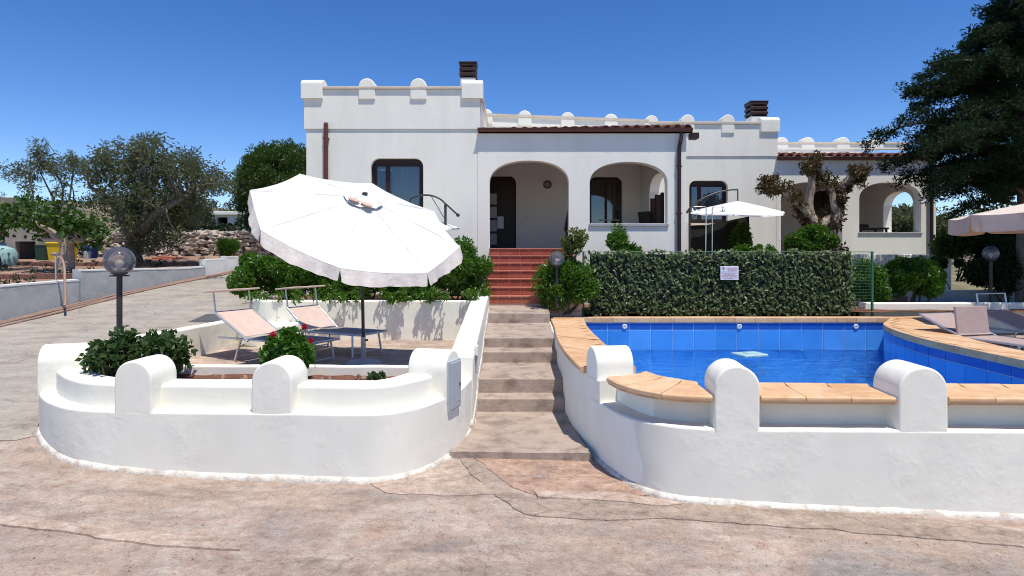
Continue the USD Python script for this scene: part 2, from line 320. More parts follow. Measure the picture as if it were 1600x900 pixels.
M['seam'] = mat('canvas_seam', (.66, .65, .615), (.63, .62, .585), s=30, rough=.9, bump=.3, bs=80)
M['valance'] = mat('umbrella_valance', (.72, .66, .60), (.62, .55, .49), s=6, rough=.9, bump=.6, bs=11, bd=.02)
M['peach'] = mat('beige_canvas', (.62, .44, .34), (.55, .38, .29), s=4, rough=.9, bump=.3, bs=15)
M['cream2'] = mat('beige_parasol_canvas', (.66, .55, .46), (.60, .49, .40), s=4, rough=.9, bump=.3, bs=15)
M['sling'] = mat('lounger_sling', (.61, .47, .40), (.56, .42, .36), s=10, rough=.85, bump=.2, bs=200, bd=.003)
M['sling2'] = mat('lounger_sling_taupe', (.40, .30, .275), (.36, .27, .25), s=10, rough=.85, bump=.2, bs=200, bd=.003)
M['sling3'] = mat('lounger_sling_shaded', (.27, .245, .235), (.24, .215, .205), s=10, rough=.85, bump=.2, bs=200, bd=.003)  # umbrella shade painted into the colour of the beige seat slings
M['alu'] = mat('aluminium', (.62, .62, .63), (.55, .55, .56), s=15, rough=.35, bump=.05, metallic=.75, spec=.5)
M['chrome'] = mat('steel_tube', (.62, .63, .65), (.5, .5, .52), s=10, rough=.22, bump=0, metallic=1.0)
M['charcoal'] = mat('charcoal_metal', (.035, .037, .04), (.025, .026, .028), s=8, rough=.4, bump=.05, spec=.5)
M['lamppost'] = mat('lamp_post_paint', (.05, .042, .04), (.035, .03, .03), s=8, rough=.45, bump=.1)
M['greypaint'] = mat('grey_cabinet', (.42, .45, .47), (.37, .40, .42), s=5, rough=.5, bump=.1)
M['cement'] = mat('mottled_grey', (.40, .41, .41), (.33, .34, .345), s=.9, stretch=(1, 1, 2.5), bump=.35, bs=14, c3=(.50, .50, .49), s2=5, amt2=.5)  # mottled grey with paler blotches, for wall faces, sills and umbrella bases
M['palewall'] = mat('pale_wall', (.75, .75, .73), (.66, .65, .62), s=5, bump=.4)  # paler finish for wall tops and the end blocks
M['hutc'] = mat('hut_concrete', (.33, .30, .26), (.24, .22, .19), s=2, bump=.5, bs=10)
STO = [(.50, .42, .345), (.43, .355, .29), (.56, .475, .395), (.42, .32, .25)]
M['stone'] = [mat(f'dry_stone_{"abcd"[i]}', c, tuple(x * .72 for x in c), s=5, bump=.6, bs=14, bd=.03) for i, c in enumerate(STO)]
M['rubble'] = mat('rubble_fill', (.34, .28, .22), (.20, .16, .13), s=6, bump=1.0, bs=9, bd=.08)
M['yellow'] = mat('yellow_plastic', (.75, .50, .02), (.68, .44, .02), s=3, rough=.45, bump=.1)
M['bluebin'] = mat('blue_plastic', (.02, .06, .30), (.02, .05, .24), s=3, rough=.45, bump=.1)
M['greenbin'] = mat('green_plastic', (.02, .055, .035), (.015, .045, .03), s=3, rough=.45, bump=.1)
M['teal'] = mat('pale_teal_plastic', (.35, .52, .52), (.28, .45, .46), s=3, rough=.5, bump=.1)
M['hose'] = mat('rubber_hose', (.36, .235, .17), (.29, .18, .13), s=6, rough=.6, bump=.1)
M['bark'] = mat('bark', (.17, .14, .115), (.09, .072, .06), s=7, stretch=(3, 3, .8), bump=1.0, bs=18, bd=.03)
M['palebark'] = mat('pale_bark', (.44, .355, .27), (.24, .19, .145), s=7, stretch=(3, 3, .8), bump=1.0, bs=18, bd=.03)
M['stem'] = mat('green_stem', (.09, .075, .04), (.06, .055, .03), s=8, bump=.5, bs=30)
M['netting'] = mat('green_wire', (.03, .14, .085), (.025, .12, .07), s=9, rough=.5, bump=0)
M['shadecloth'] = mat('dark_shade_cloth', (.022, .026, .022), (.016, .02, .017), s=2, rough=.9, bump=.2, bs=40)
M['sign'] = mat('sign_plastic', (.80, .76, .77), (.74, .68, .70), s=12, rough=.4, bump=.05)
M['signred'] = mat('sign_red_print', (.62, .22, .24), (.55, .2, .22), s=20, rough=.5, bump=0)
M['signgrey'] = mat('sign_grey_print', (.38, .34, .36), (.32, .3, .32), s=20, rough=.5, bump=0)
M['clock'] = mat('clock_rim', (.05, .03, .025), (.04, .025, .02), s=5, rough=.4, bump=0)
M['clockface'] = mat('clock_dial', (.35, .29, .25), (.3, .25, .22), s=8, rough=.4, bump=0)
M['whiteplastic'] = mat('white_plastic', (.75, .74, .71), (.7, .69, .66), s=5, rough=.4, bump=0)
M['wicker'] = mat('dark_wicker', (.05, .035, .03), (.03, .022, .02), s=25, rough=.6, bump=.8, bs=70)
M['wickerbrown'] = mat('brown_slats', (.12, .055, .035), (.08, .04, .028), s=10, rough=.6, bump=.5, bs=40)
M['paleplate'] = mat('pale_plate', (.75, .78, .82), (.7, .73, .78), s=5, rough=.6, bump=0)
M['iron'] = mat('drain_grate', (.13, .13, .135), (.10, .10, .105), s=20, rough=.6, bump=.4)
M['bulb'] = mat('lamp_bulb', (.72, .62, .45), (.68, .58, .42), s=5, rough=.3, bump=0)
M['float'] = mat('floating_board', (.38, .55, .55), (.33, .5, .51), s=6, rough=.5, bump=.1)
M['edgebrick'] = mat('edging_brick', (.20, .10, .07), (.15, .08, .055), s=6, bump=.5)
M['pot'] = mat('clay_pot', (.36, .16, .09), (.28, .12, .07), s=6, bump=.3)
M['petal'] = leafmat('red_petals', (.45, .012, .04), (.58, .02, .06), (.7, .05, .1), trans=.2)
M['glass'] = usdkit.material(stage, '/World/Looks/window_glass', {'t': ('transparent_bsdf', {'color': (.80, .84, .86)}), 'g': ('glossy_bsdf', {'roughness': .02, 'color': (1, 1, 1)}), 'f': ('fresnel', {'IOR': 1.75}), 'x': ('mix_closure', {})},
                             [('f.fac', 'x.fac'), ('t.BSDF', 'x.closure1'), ('g.BSDF', 'x.closure2')], surface='x.closure')
M['globe'] = usdkit.material(stage, '/World/Looks/smoked_globe', {'t': ('transparent_bsdf', {'color': (.72, .70, .71)}), 'g': ('glossy_bsdf', {'roughness': .08, 'color': (1, 1, 1)}), 'd': ('diffuse_bsdf', {'color': (.34, .32, .33)}), 'f': ('fresnel', {'IOR': 1.5}),
                              'x': ('mix_closure', {}), 'y': ('mix_closure', {'fac': .22})}, [('f.fac', 'x.fac'), ('t.BSDF', 'y.closure1'), ('d.BSDF', 'y.closure2'), ('y.closure', 'x.closure1'), ('g.BSDF', 'x.closure2')], surface='x.closure')
M['water'] = usdkit.material(stage, '/World/Looks/pool_water', {'g': ('geometry', {}), 'mp': ('mapping', {'scale': (.9, 2.0, 1.0)}), 'n': ('noise_texture', {'scale': 1.9, 'detail': 4.0, 'roughness': .5, 'distortion': .6}), 'b': ('bump', {'strength': 1.0, 'distance': .35}),
                              't': ('transparent_bsdf', {'color': (.90, .98, 1.0)}), 'rf': ('refraction_bsdf', {'color': (.92, .99, 1.0), 'IOR': 1.33, 'roughness': 0.0}), 's': ('glossy_bsdf', {'roughness': .01, 'color': (1, 1, 1)}), 'f': ('fresnel', {'IOR': 1.33}), 'x': ('mix_closure', {}), 'y': ('mix_closure', {'fac': .42})},
                             [('g.position', 'mp.vector'), ('mp.vector', 'n.vector'), ('n.fac', 'b.height'), ('b.normal', 's.normal'), ('b.normal', 'f.normal'), ('b.normal', 'rf.normal'), ('f.fac', 'x.fac'), ('t.BSDF', 'y.closure1'), ('rf.BSDF', 'y.closure2'), ('y.closure', 'x.closure1'), ('s.BSDF', 'x.closure2')], surface='x.closure')
L = {}
L['hedge'] = leafmat('hedge_leaf', (.07, .15, .014), (.18, .31, .035), (.42, .53, .12), trans=.42, rough=.32, spec=.6)
L['olive'] = leafmat('olive_leaf', (.10, .115, .05), (.20, .215, .095), (.38, .39, .21), trans=.4)
L['fig'] = leafmat('fig_leaf', (.045, .095, .014), (.09, .165, .025), (.18, .28, .06), trans=.35)
L['pine'] = leafmat('pine_needles', (.05, .09, .014), (.10, .165, .03), (.20, .28, .06), trans=.3)
L['cedar'] = leafmat('cypress_sprays', (.018, .036, .012), (.045, .075, .024), (.14, .18, .075), trans=.12, rough=.75, spec=.15)
L['rose'] = leafmat('shrub_leaf', (.045, .085, .02), (.09, .15, .036), (.2, .28, .1), trans=.35)
L['geranium'] = leafmat('geranium_leaf', (.06, .15, .015), (.14, .29, .03), (.25, .42, .06), trans=.25)
L['ivy'] = leafmat('artificial_ivy_leaf', (.10, .14, .05), (.36, .41, .18), (.76, .75, .50), trans=.3, rough=.42, spec=.4)
L['bright'] = leafmat('bright_leaf', (.06, .14, .012), (.13, .24, .02), (.25, .36, .05), trans=.3)
L['variegated'] = leafmat('variegated_leaf', (.12, .14, .03), (.33, .33, .07), (.55, .52, .22), trans=.3)
L['reddish'] = leafmat('reddish_leaf', (.08, .055, .018), (.17, .11, .035), (.27, .21, .07), trans=.25)
L['scrub'] = leafmat('scrub_leaf', (.025, .04, .014), (.05, .07, .025), (.10, .12, .05), trans=.15)

# ------------------------------------------------------------------ ground
def ss(a, b, x): t = np.clip((x - a) / (b - a), 0, 1); return t * t * (3 - 2 * t)
def ground_z(x, y):
    x = np.asarray(x, float); y = np.asarray(y, float)
    g = 1 - ss(-4.6, -2.6, x)
    left = .06 + .11 * np.clip(y - 6.0, 0, 17)
    right = np.interp(y, [7, 13, 25], [0, .42, 1.85])
    z = g * left + (1 - g) * right
    z = z - .035 * np.clip(x, -6, 8) * (1 - ss(6.5, 10, y))* np.where(x < 0, .35, 1)
    hill = (.085 + .06 * np.clip((-x - 16) / 20, 0, 1)) * np.clip(y - 27, 0, 40)
    return z + hill + np.where(y < 4.5, 0, 0)
def grid_sheet(xs, ys, zf, keep=None):
    X, Y = np.meshgrid(xs, ys); v = np.stack([X, Y, zf(X, Y)], -1).reshape(-1, 3); nx = len(xs)
    i, j = np.meshgrid(np.arange(len(ys) - 1), np.arange(nx - 1), indexing='ij'); a = (i * nx + j).ravel()
    f = np.vstack([np.c_[a, a + 1, a + nx + 1], np.c_[a, a + nx + 1, a + nx]])
    if keep is not None:
        c = v[f].mean(1); f = f[keep(c)]; u, inv = np.unique(f, return_inverse=True); v, f = v[u], inv.reshape(-1, 3)
    return T(v, f)
xs = np.unique(np.r_[np.linspace(-400, -60, 12), np.linspace(-60, -14, 24), np.linspace(-14, 14, 141), np.linspace(14, 60, 24), np.linspace(60, 400, 12)])
ys = np.unique(np.r_[np.linspace(-200, -6, 14), np.linspace(-6, 28, 171), np.linspace(28, 75, 24), np.linspace(75, 900, 14)])
hole = lambda c: ~((c[:, 0] > -4.3) & (c[:, 0] < 10.2) & (c[:, 1] > np.where(c[:, 0] < 1.05, 7.2, 5.85)) & (c[:, 1] < 14.0)) & ~((c[:, 0] > 5) & (c[:, 0] < 11.9) & (c[:, 1] > 6.6) & (c[:, 1] < 14))
def gz_rough(x, y):
    z = ground_z(x, y)
    near = (np.abs(x) < 14) & (y > -6) & (y < 28)
    p = np.stack([x, y, 0 * x], -1)
    return z + np.where(near, (meshkit.fbm(p * .9, 4, 3) - .5) * .035, 0)
struct('ground', grid_sheet(xs, ys, lambda x, y: gz_rough(x, y) - .012, hole), M['scrub'])
xr = np.linspace(-16, 16, 321); yr = np.linspace(-8, 9, 171)
struct('road', grid_sheet(xr, yr, gz_rough, lambda c: hole(c) & (c[:, 1] < 8.6)), M['road'], smooth=True)
def drive_keep(c):
    lim = np.interp(c[:, 1], [6.8, 11, 14.5, 18, 21.5, 27], [-10.9, -10.55, -9.95, -9.35, -8.5, -8.0])
    return (c[:, 0] > lim) & (c[:, 0] < -4.6) & (c[:, 1] > 6.9 + .35 * np.sin(c[:, 0] * 1.3)) & hole(c)
struct('driveway', grid_sheet(np.linspace(-12, -4, 81), np.linspace(6.5, 27, 206), lambda x, y: gz_rough(x, y) + .006, drive_keep), M['drive'], smooth=True)

def gpt(px, py):          # pixel on the front road plane
    d = 6.0
    for _ in range(40):
        x = (px - 800) / F * d; d = (EYE - float(ground_z(x, d))) / ((py - HY) / F)
    return ((px - 800) / F * d, d)
def patch(name, pix, m, lift=.006, seed=0, rag=.03):
    pts = np.array([gpt(*q) for q in pix]); ring = resample(np.vstack([pts, pts[:1]]), .05)[:-1]
    g = np.stack([meshkit.fbm(np.c_[ring * 5, np.full(len(ring), k)], 4, seed + k) - .5 for k in range(2)], 1)
    poly = Polygon(ring + g * rag * 2).buffer(0)
    if poly.geom_type != 'Polygon': poly = max(poly.geoms, key=lambda q: q.area)
    v, f = tri2d(poly); m3 = trimesh.Trimesh(np.c_[v, np.zeros(len(v))], f, process=False)
    for _ in range(6):
        e = m3.edges_unique_length.max()
        if e < .25: break
        m3 = m3.subdivide()
    x, y = m3.vertices[:, 0].copy(), m3.vertices[:, 1].copy()
    top = np.c_[x, y, gz_rough(x, y) + lift]
    m3.vertices = top
    # skirt
    ext = np.array(poly.exterior.coords); zt = gz_rough(ext[:, 0], ext[:, 1])
    n = len(ext); v2 = np.vstack([np.c_[ext, zt + lift], np.c_[ext, zt - .02]]); f2 = [(i, i + 1, n + i + 1) for i in range(n - 1)] + [(i, n + i + 1, n + i) for i in range(n - 1)]
    struct(name, cat_([T(m3.vertices, m3.faces), T(v2, f2)]), m)
patch('road_patch', [(712, 712), (735, 712), (770, 745), (800, 770), (840, 783), (950, 782), (1100, 790), (1300, 802), (1450, 815), (1640, 838), (1640, 862), (1400, 838), (1200, 822), (1050, 812), (900, 812), (820, 806), (775, 775), (735, 738)], M['patch'], .010, 1, .045)
patch('road_patch', [(742, 716), (930, 712), (985, 745), (1035, 772), (960, 778), (845, 776), (800, 762), (772, 740)], M['rubble_patch'], .006, 4, .05)
patch('road_patch', [(834, 770), (960, 772), (1070, 788), (1040, 792), (930, 783), (840, 780)], M['light_patch'], .02, 6, .02)
patch('road_patch', [(570, 755), (700, 726), (716, 742), (800, 775), (700, 776), (600, 772)], M['light_patch'], .008, 9, .04)
patch('road_patch', [(-40, 800), (60, 812), (200, 828), (350, 845), (376, 862), (270, 856), (100, 832), (-40, 818)], M['light_patch'], .016, 11, .03)
patch('road_patch', [(330, 872), (480, 876), (620, 866), (760, 878), (900, 878), (1040, 915), (280, 915)], M['patch'], .004, 16, .12)
g = np.random.default_rng(5); peb = [[], [], []]
for _ in range(2000):
    px, py = g.uniform(0, 1600), 760 + 140 * g.random() ** .8; x, y = gpt(px, py)
    if y > 5.75 and (x < -.9 or x > .9): continue
    s = g.uniform(.002, .005) + .006 * g.random() ** 5; b = trimesh.creation.icosphere(subdivisions=0, radius=s); b.vertices *= g.uniform(.6, 1.3, 3); b.apply_translation((x, y, float(gz_rough(np.array(x), np.array(y))) + s * .25)); peb[int(g.choice(3, p=[.45, .3, .25]))].append(b)
for pl, mm in zip(peb, ('light_patch', 'road', 'rubble_patch')): struct('road_gravel', cat_(pl), M[mm], kind='stuff')

# ------------------------------------------------------------------ left planter and terrace
GW = M['garden_white']
pathL = smooth_path([(-5.28, 7.45), (-5.22, 7.05), (-4.95, 6.72), (-4.62, 6.42), (-4.30, 6.22), (-3.9, 6.10), (-3.3, 6.07), (-2.2, 6.04), (-1.55, 5.99), (-1.2, 6.0), (-.9, 6.25), (-.68, 6.7), (-.545, 7.15), (-.48, 7.8), (-.47, 8.0)], 2)
plw = thing('planter_wall', 'low white wall with ledge and round topped posts around the planter, left of the stairs', 'garden wall')
LEDGE = .655
obj('wall_base', sweep(rounded_section([(0, -.35), (.5, -.35), (.5, LEDGE), (0, LEDGE)], .022), pathL, seed=3, amp=.008, freq=2.5), GW, plw, smooth=50)
obj('upper_wall', sweep(rounded_section([(.15, LEDGE - .1), (.47, LEDGE - .1), (.47, .885), (.15, .885)], .03), pathL, seed=7, amp=.008, freq=2.5), GW, plw, smooth=50)
def footing(path, parent):
    p = resample(np.asarray(path), .08); z = ground_z(p[:, 0], p[:, 1])
    return obj('footing', sweep(np.array([(.03, -.1), (-.042, -.1), (-.034, .006), (-.016, .03), (.0, .05), (.03, .05)]), np.c_[p, z], amp=.010, freq=7, seed=5), M['foot'], parent, smooth=60)
footing(pathL[4:], plw)
PT = 1.14
obj('post', path_post(pathL, (-3.615, 6.05), .37, .43, LEDGE - .06, PT, 1), GW, plw, smooth=50)
obj('post', path_post(pathL, (-2.27, 6.05), .39, .43, LEDGE - .06, PT, 2), GW, plw, smooth=50)
obj('post', path_post(pathL, (-5.26, 7.12), .40, .47, LEDGE - .06, 1.15, 3), GW, plw, smooth=50)
obj('post', path_post(pathL, (-.62, 6.86), .40, .44, LEDGE - .06, 1.13, 4), GW, plw, smooth=50)
sw = thing('stair_wall', 'white wall sloping up along the left side of the concrete stairs', 'garden wall')
obj('wall_body', sweep(rounded_section([(0, -.3), (.31, -.3), (.31, 1.0), (0, 1.0)], .035), [(-.475, 7.75), (-.47, 9), (-.462, 11.1), (-.46, 13.0)], ztop=lambda u: float(np.interp(u, [0, .05, .8, 1], [.90, .92, 1.33, 1.35])), seed=9, amp=.008), GW, sw, smooth=50)
obj('wall_body', bx(-1.0, -.78, 11.9, 12.03, .5, 1.30, .02), GW, sw)
fp = resample(np.array([(-.475, 7.6), (-.47, 9), (-.462, 11.1), (-.46, 12.6)]), .08); fz = np.interp(fp[:, 1], [7.6, 8.456, 8.78, 10.0, 10.45, 12.2, 13], [.08, .23, .40, .60, .75, 1.02, 1.14])
obj('footing', sweep(np.array([(.03, -.1), (-.016, -.1), (-.016, .01), (-.010, .035), (.0, .05), (.03, .05)]), np.c_[fp, fz], amp=.003, freq=6, seed=8), M['foot'], sw, smooth=60)
tw = thing('terrace_back_wall', 'white retaining wall behind the sun loungers, below the glossy hedge', 'garden wall')
pathB = smooth_path([(-.75, 11.8), (-4.3, 11.8), (-4.75, 11.88), (-5.0, 12.2), (-5.1, 13.0)], 2)
obj('wall_body', sweep(rounded_section([(0, .2), (-.24, .2), (-.24, 1.30), (0, 1.30)], .03), pathB, seed=12, amp=.008), GW, tw, smooth=50)
tl = thing('terrace_side_wall', 'low white wall between the sloping driveway and the lounger terrace', 'garden wall')
obj('wall_body', sweep(rounded_section([(0, -.2), (-.2, -.2), (-.2, 1.0), (0, 1.0)], .03), [(-4.97, 7.3), (-4.99, 9), (-5.1, 12.3)], ztop=lambda u: 1.12 - .14 * u, seed=14, amp=.01), GW, tl, smooth=50)
pb = thing('round_plinth', 'low round white masonry block beside the right lounger against the terrace wall', 'plinth')
m = lathe([(0, .5), (.52, .5), (.52, .88), (.5, .915), (.46, .925), (0, .925)], 40, (-4.35, 11.45, 0)); obj('block', wobble(m, .006, 3, 4), GW, pb, smooth=40)
bw = thing('planter_inner_wall', 'narrow white kerb wall at the back of the red soil planter', 'garden wall')
obj('wall_body', sweep(rounded_section([(0, .3), (.11, .3), (.11, .90), (0, .90)], .02), [(-4.75, 7.22), (-3, 7.2), (-1.02, 7.14)], seed=15, amp=.008), GW, bw, smooth=50)
def bumpy_sheet(poly, z, amp, freq, step=.08, seed=0, octv=4):
    x0, y0, x1, y1 = poly.bounds
    from shapely import contains_xy
    return grid_sheet(np.arange(x0, x1 + step, step), np.arange(y0, y1 + step, step), lambda x, y: z + amp * (meshkit.fbm(np.stack([x, y, 0 * x], -1) * freq, octv, seed) - .5) * 2, lambda c: contains_xy(poly, c[:, 0], c[:, 1]))
struct('planter_soil', bumpy_sheet(Polygon([(-5, 7.3), (-4.9, 6.9), (-4.2, 6.4), (-1.3, 6.3), (-.85, 6.8), (-.85, 7.25)]), .80, .05, 3.0, .05, 2), M['soil'], smooth=True)
struct('terrace_floor', bumpy_sheet(Polygon([(-5.1, 7.2), (-.6, 7.2), (-.6, 12.0), (-5.1, 12.0)]), .58, .012, 1.5, .1, 5), M['terrace'], smooth=True)
struct('garden_bed', bumpy_sheet(Polygon([(-5.05, 12.0), (-.6, 12.0), (-.6, 16), (-5.1, 16)]), 1.22, .05, 1.5, .15, 6), M['soil'], smooth=True)
g = np.random.default_rng(8); st = []
for _ in range(70):
    s = g.uniform(.012, .035); b = trimesh.creation.icosphere(subdivisions=1, radius=s); b.vertices *= g.uniform(.6, 1.3, 3); b.apply_translation((g.uniform(-3.4, -1.0), g.uniform(6.5, 7.05), .81)); st.append(b)
struct('soil_clods', cat_(st), M['drysoil'], kind='stuff')
_mc, _ma = on_path(pathL, (-.62, 6.86)); _mc = _mc + .012 * np.array([math.cos(_ma), math.sin(_ma)])
mb = thing('meter_cabinet', 'grey metal meter box door on the corner post beside the stairs', 'cabinet')
def on_face(cx, cy, ang, u0, u1, z0, z1, d0, d1, bev=.0):
    m = bx(d0, d1, u0, u1, z0, z1, bev); rotz(m, ang); m.apply_translation((cx, cy, 0)); return m
obj('frame', on_face(_mc[0], _mc[1], _ma, -.15, .15, .50, 1.02, -.01, .014), M['greypaint'], mb)
obj('door', on_face(_mc[0], _mc[1], _ma, -.135, .135, .515, 1.005, .012, .026, .005), M['greypaint'], mb)
obj('lock', on_face(_mc[0], _mc[1], _ma, .085, .105, .735, .765, .022, .034), M['charcoal'], mb)
obj('label_plate', on_face(_mc[0], _mc[1], _ma, .03, .11, .57, .58, .024, .029), M['signgrey'], mb)
vb = thing('valve_box', 'small white electric box with a pipe on the stair wall', 'switch box')
obj('box', bx(-.475, -.435, 8.16, 8.28, .86, .99, .01), M['whiteplastic'], vb)
obj('pipe', tube([(-.455, 8.22, .87), (-.455, 8.22, .62)], .014), M['greypaint'], vb)

# ------------------------------------------------------------------ stairs
cs = thing('concrete_stairs', 'worn brown concrete steps climbing between the planter wall and the pool', 'stairs')
def step_block(prof, x0, x1, seed):
    q = Polygon(prof).buffer(-.012, 2).buffer(.012, 2); m = wall_yz(q, x0, x1); m = m.subdivide_to_size(.16, max_iter=12) if False else m
    v, f = trimesh.remesh.subdivide_to_size(m.vertices, m.faces, .12, max_iter=12); m = T(v, f); m.merge_vertices(); return wobble(m, .010, 2.2, seed, 4)
slabp = smooth_path([(-.5, 8.5), (-.5, 7.7), (-.56, 7.1), (-.66, 6.74)], 1)
sp = Polygon(list(map(tuple, slabp)) + [(.83, 6.70), (.78, 7.2), (.72, 8.0), (.72, 8.5)])
m = slab(sp, -.25, .075); v, f = trimesh.remesh.subdivide_to_size(m.vertices, m.faces, .12, max_iter=12); m = T(v, f); m.merge_vertices(); obj('step', wobble(m, .008, 2.0, 3), M['step'], cs, smooth=30)
SR = [(8.456, .25, 8.78, .262), (8.78, .447, 10.0, .465), (10.0, .63, 10.45, .634), (10.45, .79, 12.2, .855), (12.2, 1.037, 13.25, 1.15)]
for i, (y0, z0, y1, z1) in enumerate(SR):
    obj('step', step_block([(y0, -.2), (y1 + .15, -.2), (y1 + .15, z1), (y0, z0)], -.5, .72, 20 + i), M['step'], cs, smooth=30)
rs = thing('red_tiled_steps', 'terracotta tiled steps rising to the porch of the nearer house', 'stairs')
RX0, RX1, NR = -.52, 1.42, 7
RZ0, RZ1, RY0, RY1 = 1.15, 2.30, 13.0, 15.0
rh, rt = (RZ1 - RZ0) / NR, (RY1 - RY0) / NR
g = np.random.default_rng(3)
body = [(RY0, .6)] + sum([[(RY0 + i * rt, RZ0 + i * rh - (.0 if i == 0 else .012)), (RY0 + i * rt, RZ0 + (i + 1) * rh - .012)] for i in range(NR)], []) + [(RY1 + .02, RZ1 - .012), (RY1 + .02, .6)]
obj('step_core', wall_yz(Polygon(body), RX0, RX1), M['grout'], rs)
for i in range(NR):
    y, z = RY0 + i * rt, RZ0 + i * rh; tw_ = .238; n = int((RX1 - RX0) / tw_) + 1; off = g.uniform(0, .02)
    for k in range(n):
        a, b = RX0 + k * tw_ + .004 - off, min(RX1, RX0 + (k + 1) * tw_ - .004 - off)
        a = max(a, RX0)
        if b - a < .03: continue
        obj('riser_tile', bx(a, b, y - .009, y + .004, z + .006, z + rh - .034, .003), M['redtile'][g.integers(3)], rs)
        obj('tread_tile', bx(a, b, y - .028, y + rt - .012 if i < NR - 1 else y + .24, z + rh - .024, z + rh, .005), M['nosing'], rs)

# ------------------------------------------------------------------ swimming pool
CT = .895
pool = thing('swimming_pool', 'raised blue tiled pool behind a white wall with round topped posts and terracotta coping', 'pool')
pathR = smooth_path([(.83, 7.15), (.87, 6.9), (.955, 6.52), (1.06, 6.2), (1.2, 5.93), (1.38, 5.78), (1.6, 5.70), (2.4, 5.63), (3.4, 5.60), (4.8, 5.57), (9.5, 5.5)], 2)
LR = .61
obj('wall_base', sweep(rounded_section([(0, -.6), (.45, -.6), (.45, LR), (0, LR)], .025), pathR, seed=31, amp=.009, freq=2.5), GW, pool, smooth=50)
obj('recess_wall', sweep(rounded_section([(.20, LR - .1), (.47, LR - .1), (.47, .83), (.20, .83)], .01), pathR, seed=33, amp=.004), GW, pool, smooth=50)
footing(pathR, pool)
pathS = smooth_path([(.70, 12.62), (.70, 9), (.70, 8.4), (.74, 7.7), (.83, 7.15), (.885, 6.86), (.92, 6.7)], 2)
obj('side_wall', sweep(rounded_section([(0, -.4), (.53, -.4), (.53, .835), (0, .835)], .03), pathS, seed=35, amp=.008, freq=2.5), GW, pool, smooth=50)
PR = 1.165
obj('post', path_post(pathR, (1.995, 5.66), .395, .43, LR - .06, PR, 41), GW, pool, smooth=50)
obj('post', path_post(pathR, (3.60, 5.6), .43, .43, LR - .06, PR, 42), GW, pool, smooth=50)
obj('post', path_post(pathR, (5.25, 5.56), .43, .43, LR - .06, PR, 43), GW, pool, smooth=50)
obj('post', path_post(pathS, (.852, 6.98), .38, .42, -.25, 1.15, 44), GW, pool, smooth=50)
_pr = resample(smooth_path([(6.0, 6.08), (6.0, 8.6), (6.05, 9.5), (6.25, 10.4), (6.55, 11.3), (6.95, 11.9), (7.35, 12.25), (7.42, 12.5)], 2), .42)
POLY = [(1.30, 12.5), (1.28, 10), (1.30, 8.0), (1.33, 7.0), (1.42, 6.62), (1.6, 6.36), (1.85, 6.22), (2.4, 6.17), *map(tuple, _pr)]
pp = Polygon(POLY); WZ, FZ = .29, -.75
rim = np.array(POLY + POLY[:1]); n = len(rim)
v = np.vstack([np.c_[rim, np.full(n, .83)], np.c_[rim, np.full(n, FZ - .02)]]); f = [(i, i + 1, n + i + 1) for i in range(n - 1)] + [(i, n + i + 1, n + i) for i in range(n - 1)]
fv, ff = tri2d(pp)
obj('basin', cat_([T(v, f), T(np.c_[fv, np.full(len(fv), FZ - .02)], ff)]), M['poolgrout'], pool)
g = np.random.default_rng(12)
def wall_tiles(p0, p1, rows, tw_=.42, gap=.013):
    p0, p1 = np.array(p0), np.array(p1); Ld = np.linalg.norm(p1 - p0); t = (p1 - p0) / Ld; nn = np.array([-t[1], t[0]])
    ntile = max(1, int(round(Ld / tw_)))
    ed = np.linspace(0, Ld, ntile + 1) if abs(Ld - ntile * tw_) < .1 or ntile < 4 else np.r_[0, .09 + np.arange(0, Ld - .1, tw_), Ld]
    for z0, z1, mm in rows:
        for a, b in zip(ed[:-1], ed[1:]):
            if b - a < .04: continue
            q = bx(a + gap / 2, b - gap / 2, -.004, .008, z0 + gap / 2, z1 - gap / 2, .002)
            q = T(np.c_[p0[0] + t[0] * q.vertices[:, 0] + nn[0] * q.vertices[:, 1], p0[1] + t[1] * q.vertices[:, 0] + nn[1] * q.vertices[:, 1], q.vertices[:, 2]], q.faces); q.fix_normals()
            obj('wall_tile', q, mm if mm else M['blue'][g.integers(4)], pool)
rows = [(.685, .815, M['bluedark']), (.285, .685, None), (-.125, .285, None), (-.535, -.125, None), (FZ, -.535, None)]
wall_tiles((7.42, 12.5), (1.30, 12.5), rows)
rp = _pr
for a, b in zip(rp[:-1], rp[1:]): wall_tiles(a, b, rows[:4], tw_=.42)
for x in np.arange(1.2, 7.5, .42):
    for y in np.arange(6.05, 12.5, .42):
        q = pp.buffer(-.01).intersection(sbox(x + .007, y + .007, x + .413, y + .413))
        if q.area > .01 and q.geom_type == 'Polygon': obj('floor_tile', slab(q, FZ - .01, FZ), M['blue'][g.integers(4)], pool)
wv, wf = tri2d(pp.buffer(-.001)); struct('pool_water', T(np.c_[wv, np.full(len(wv), WZ)], wf), M['water'])
for i, (px, py) in enumerate([(976, 508), (1155, 508), (1337, 507)]):
    q = P(px, py, 12.5); a = lathe([(0, 0), (.045, 0), (.052, .006), (.045, .02), (.024, .022), (.022, .01), (0, .01)], 20)
    a.apply_transform(trimesh.transformations.rotation_matrix(PI / 2, (1, 0, 0))); a.apply_translation((q[0], 12.492, .75)); obj('inlet_nozzle', a, M['whiteplastic'], pool)
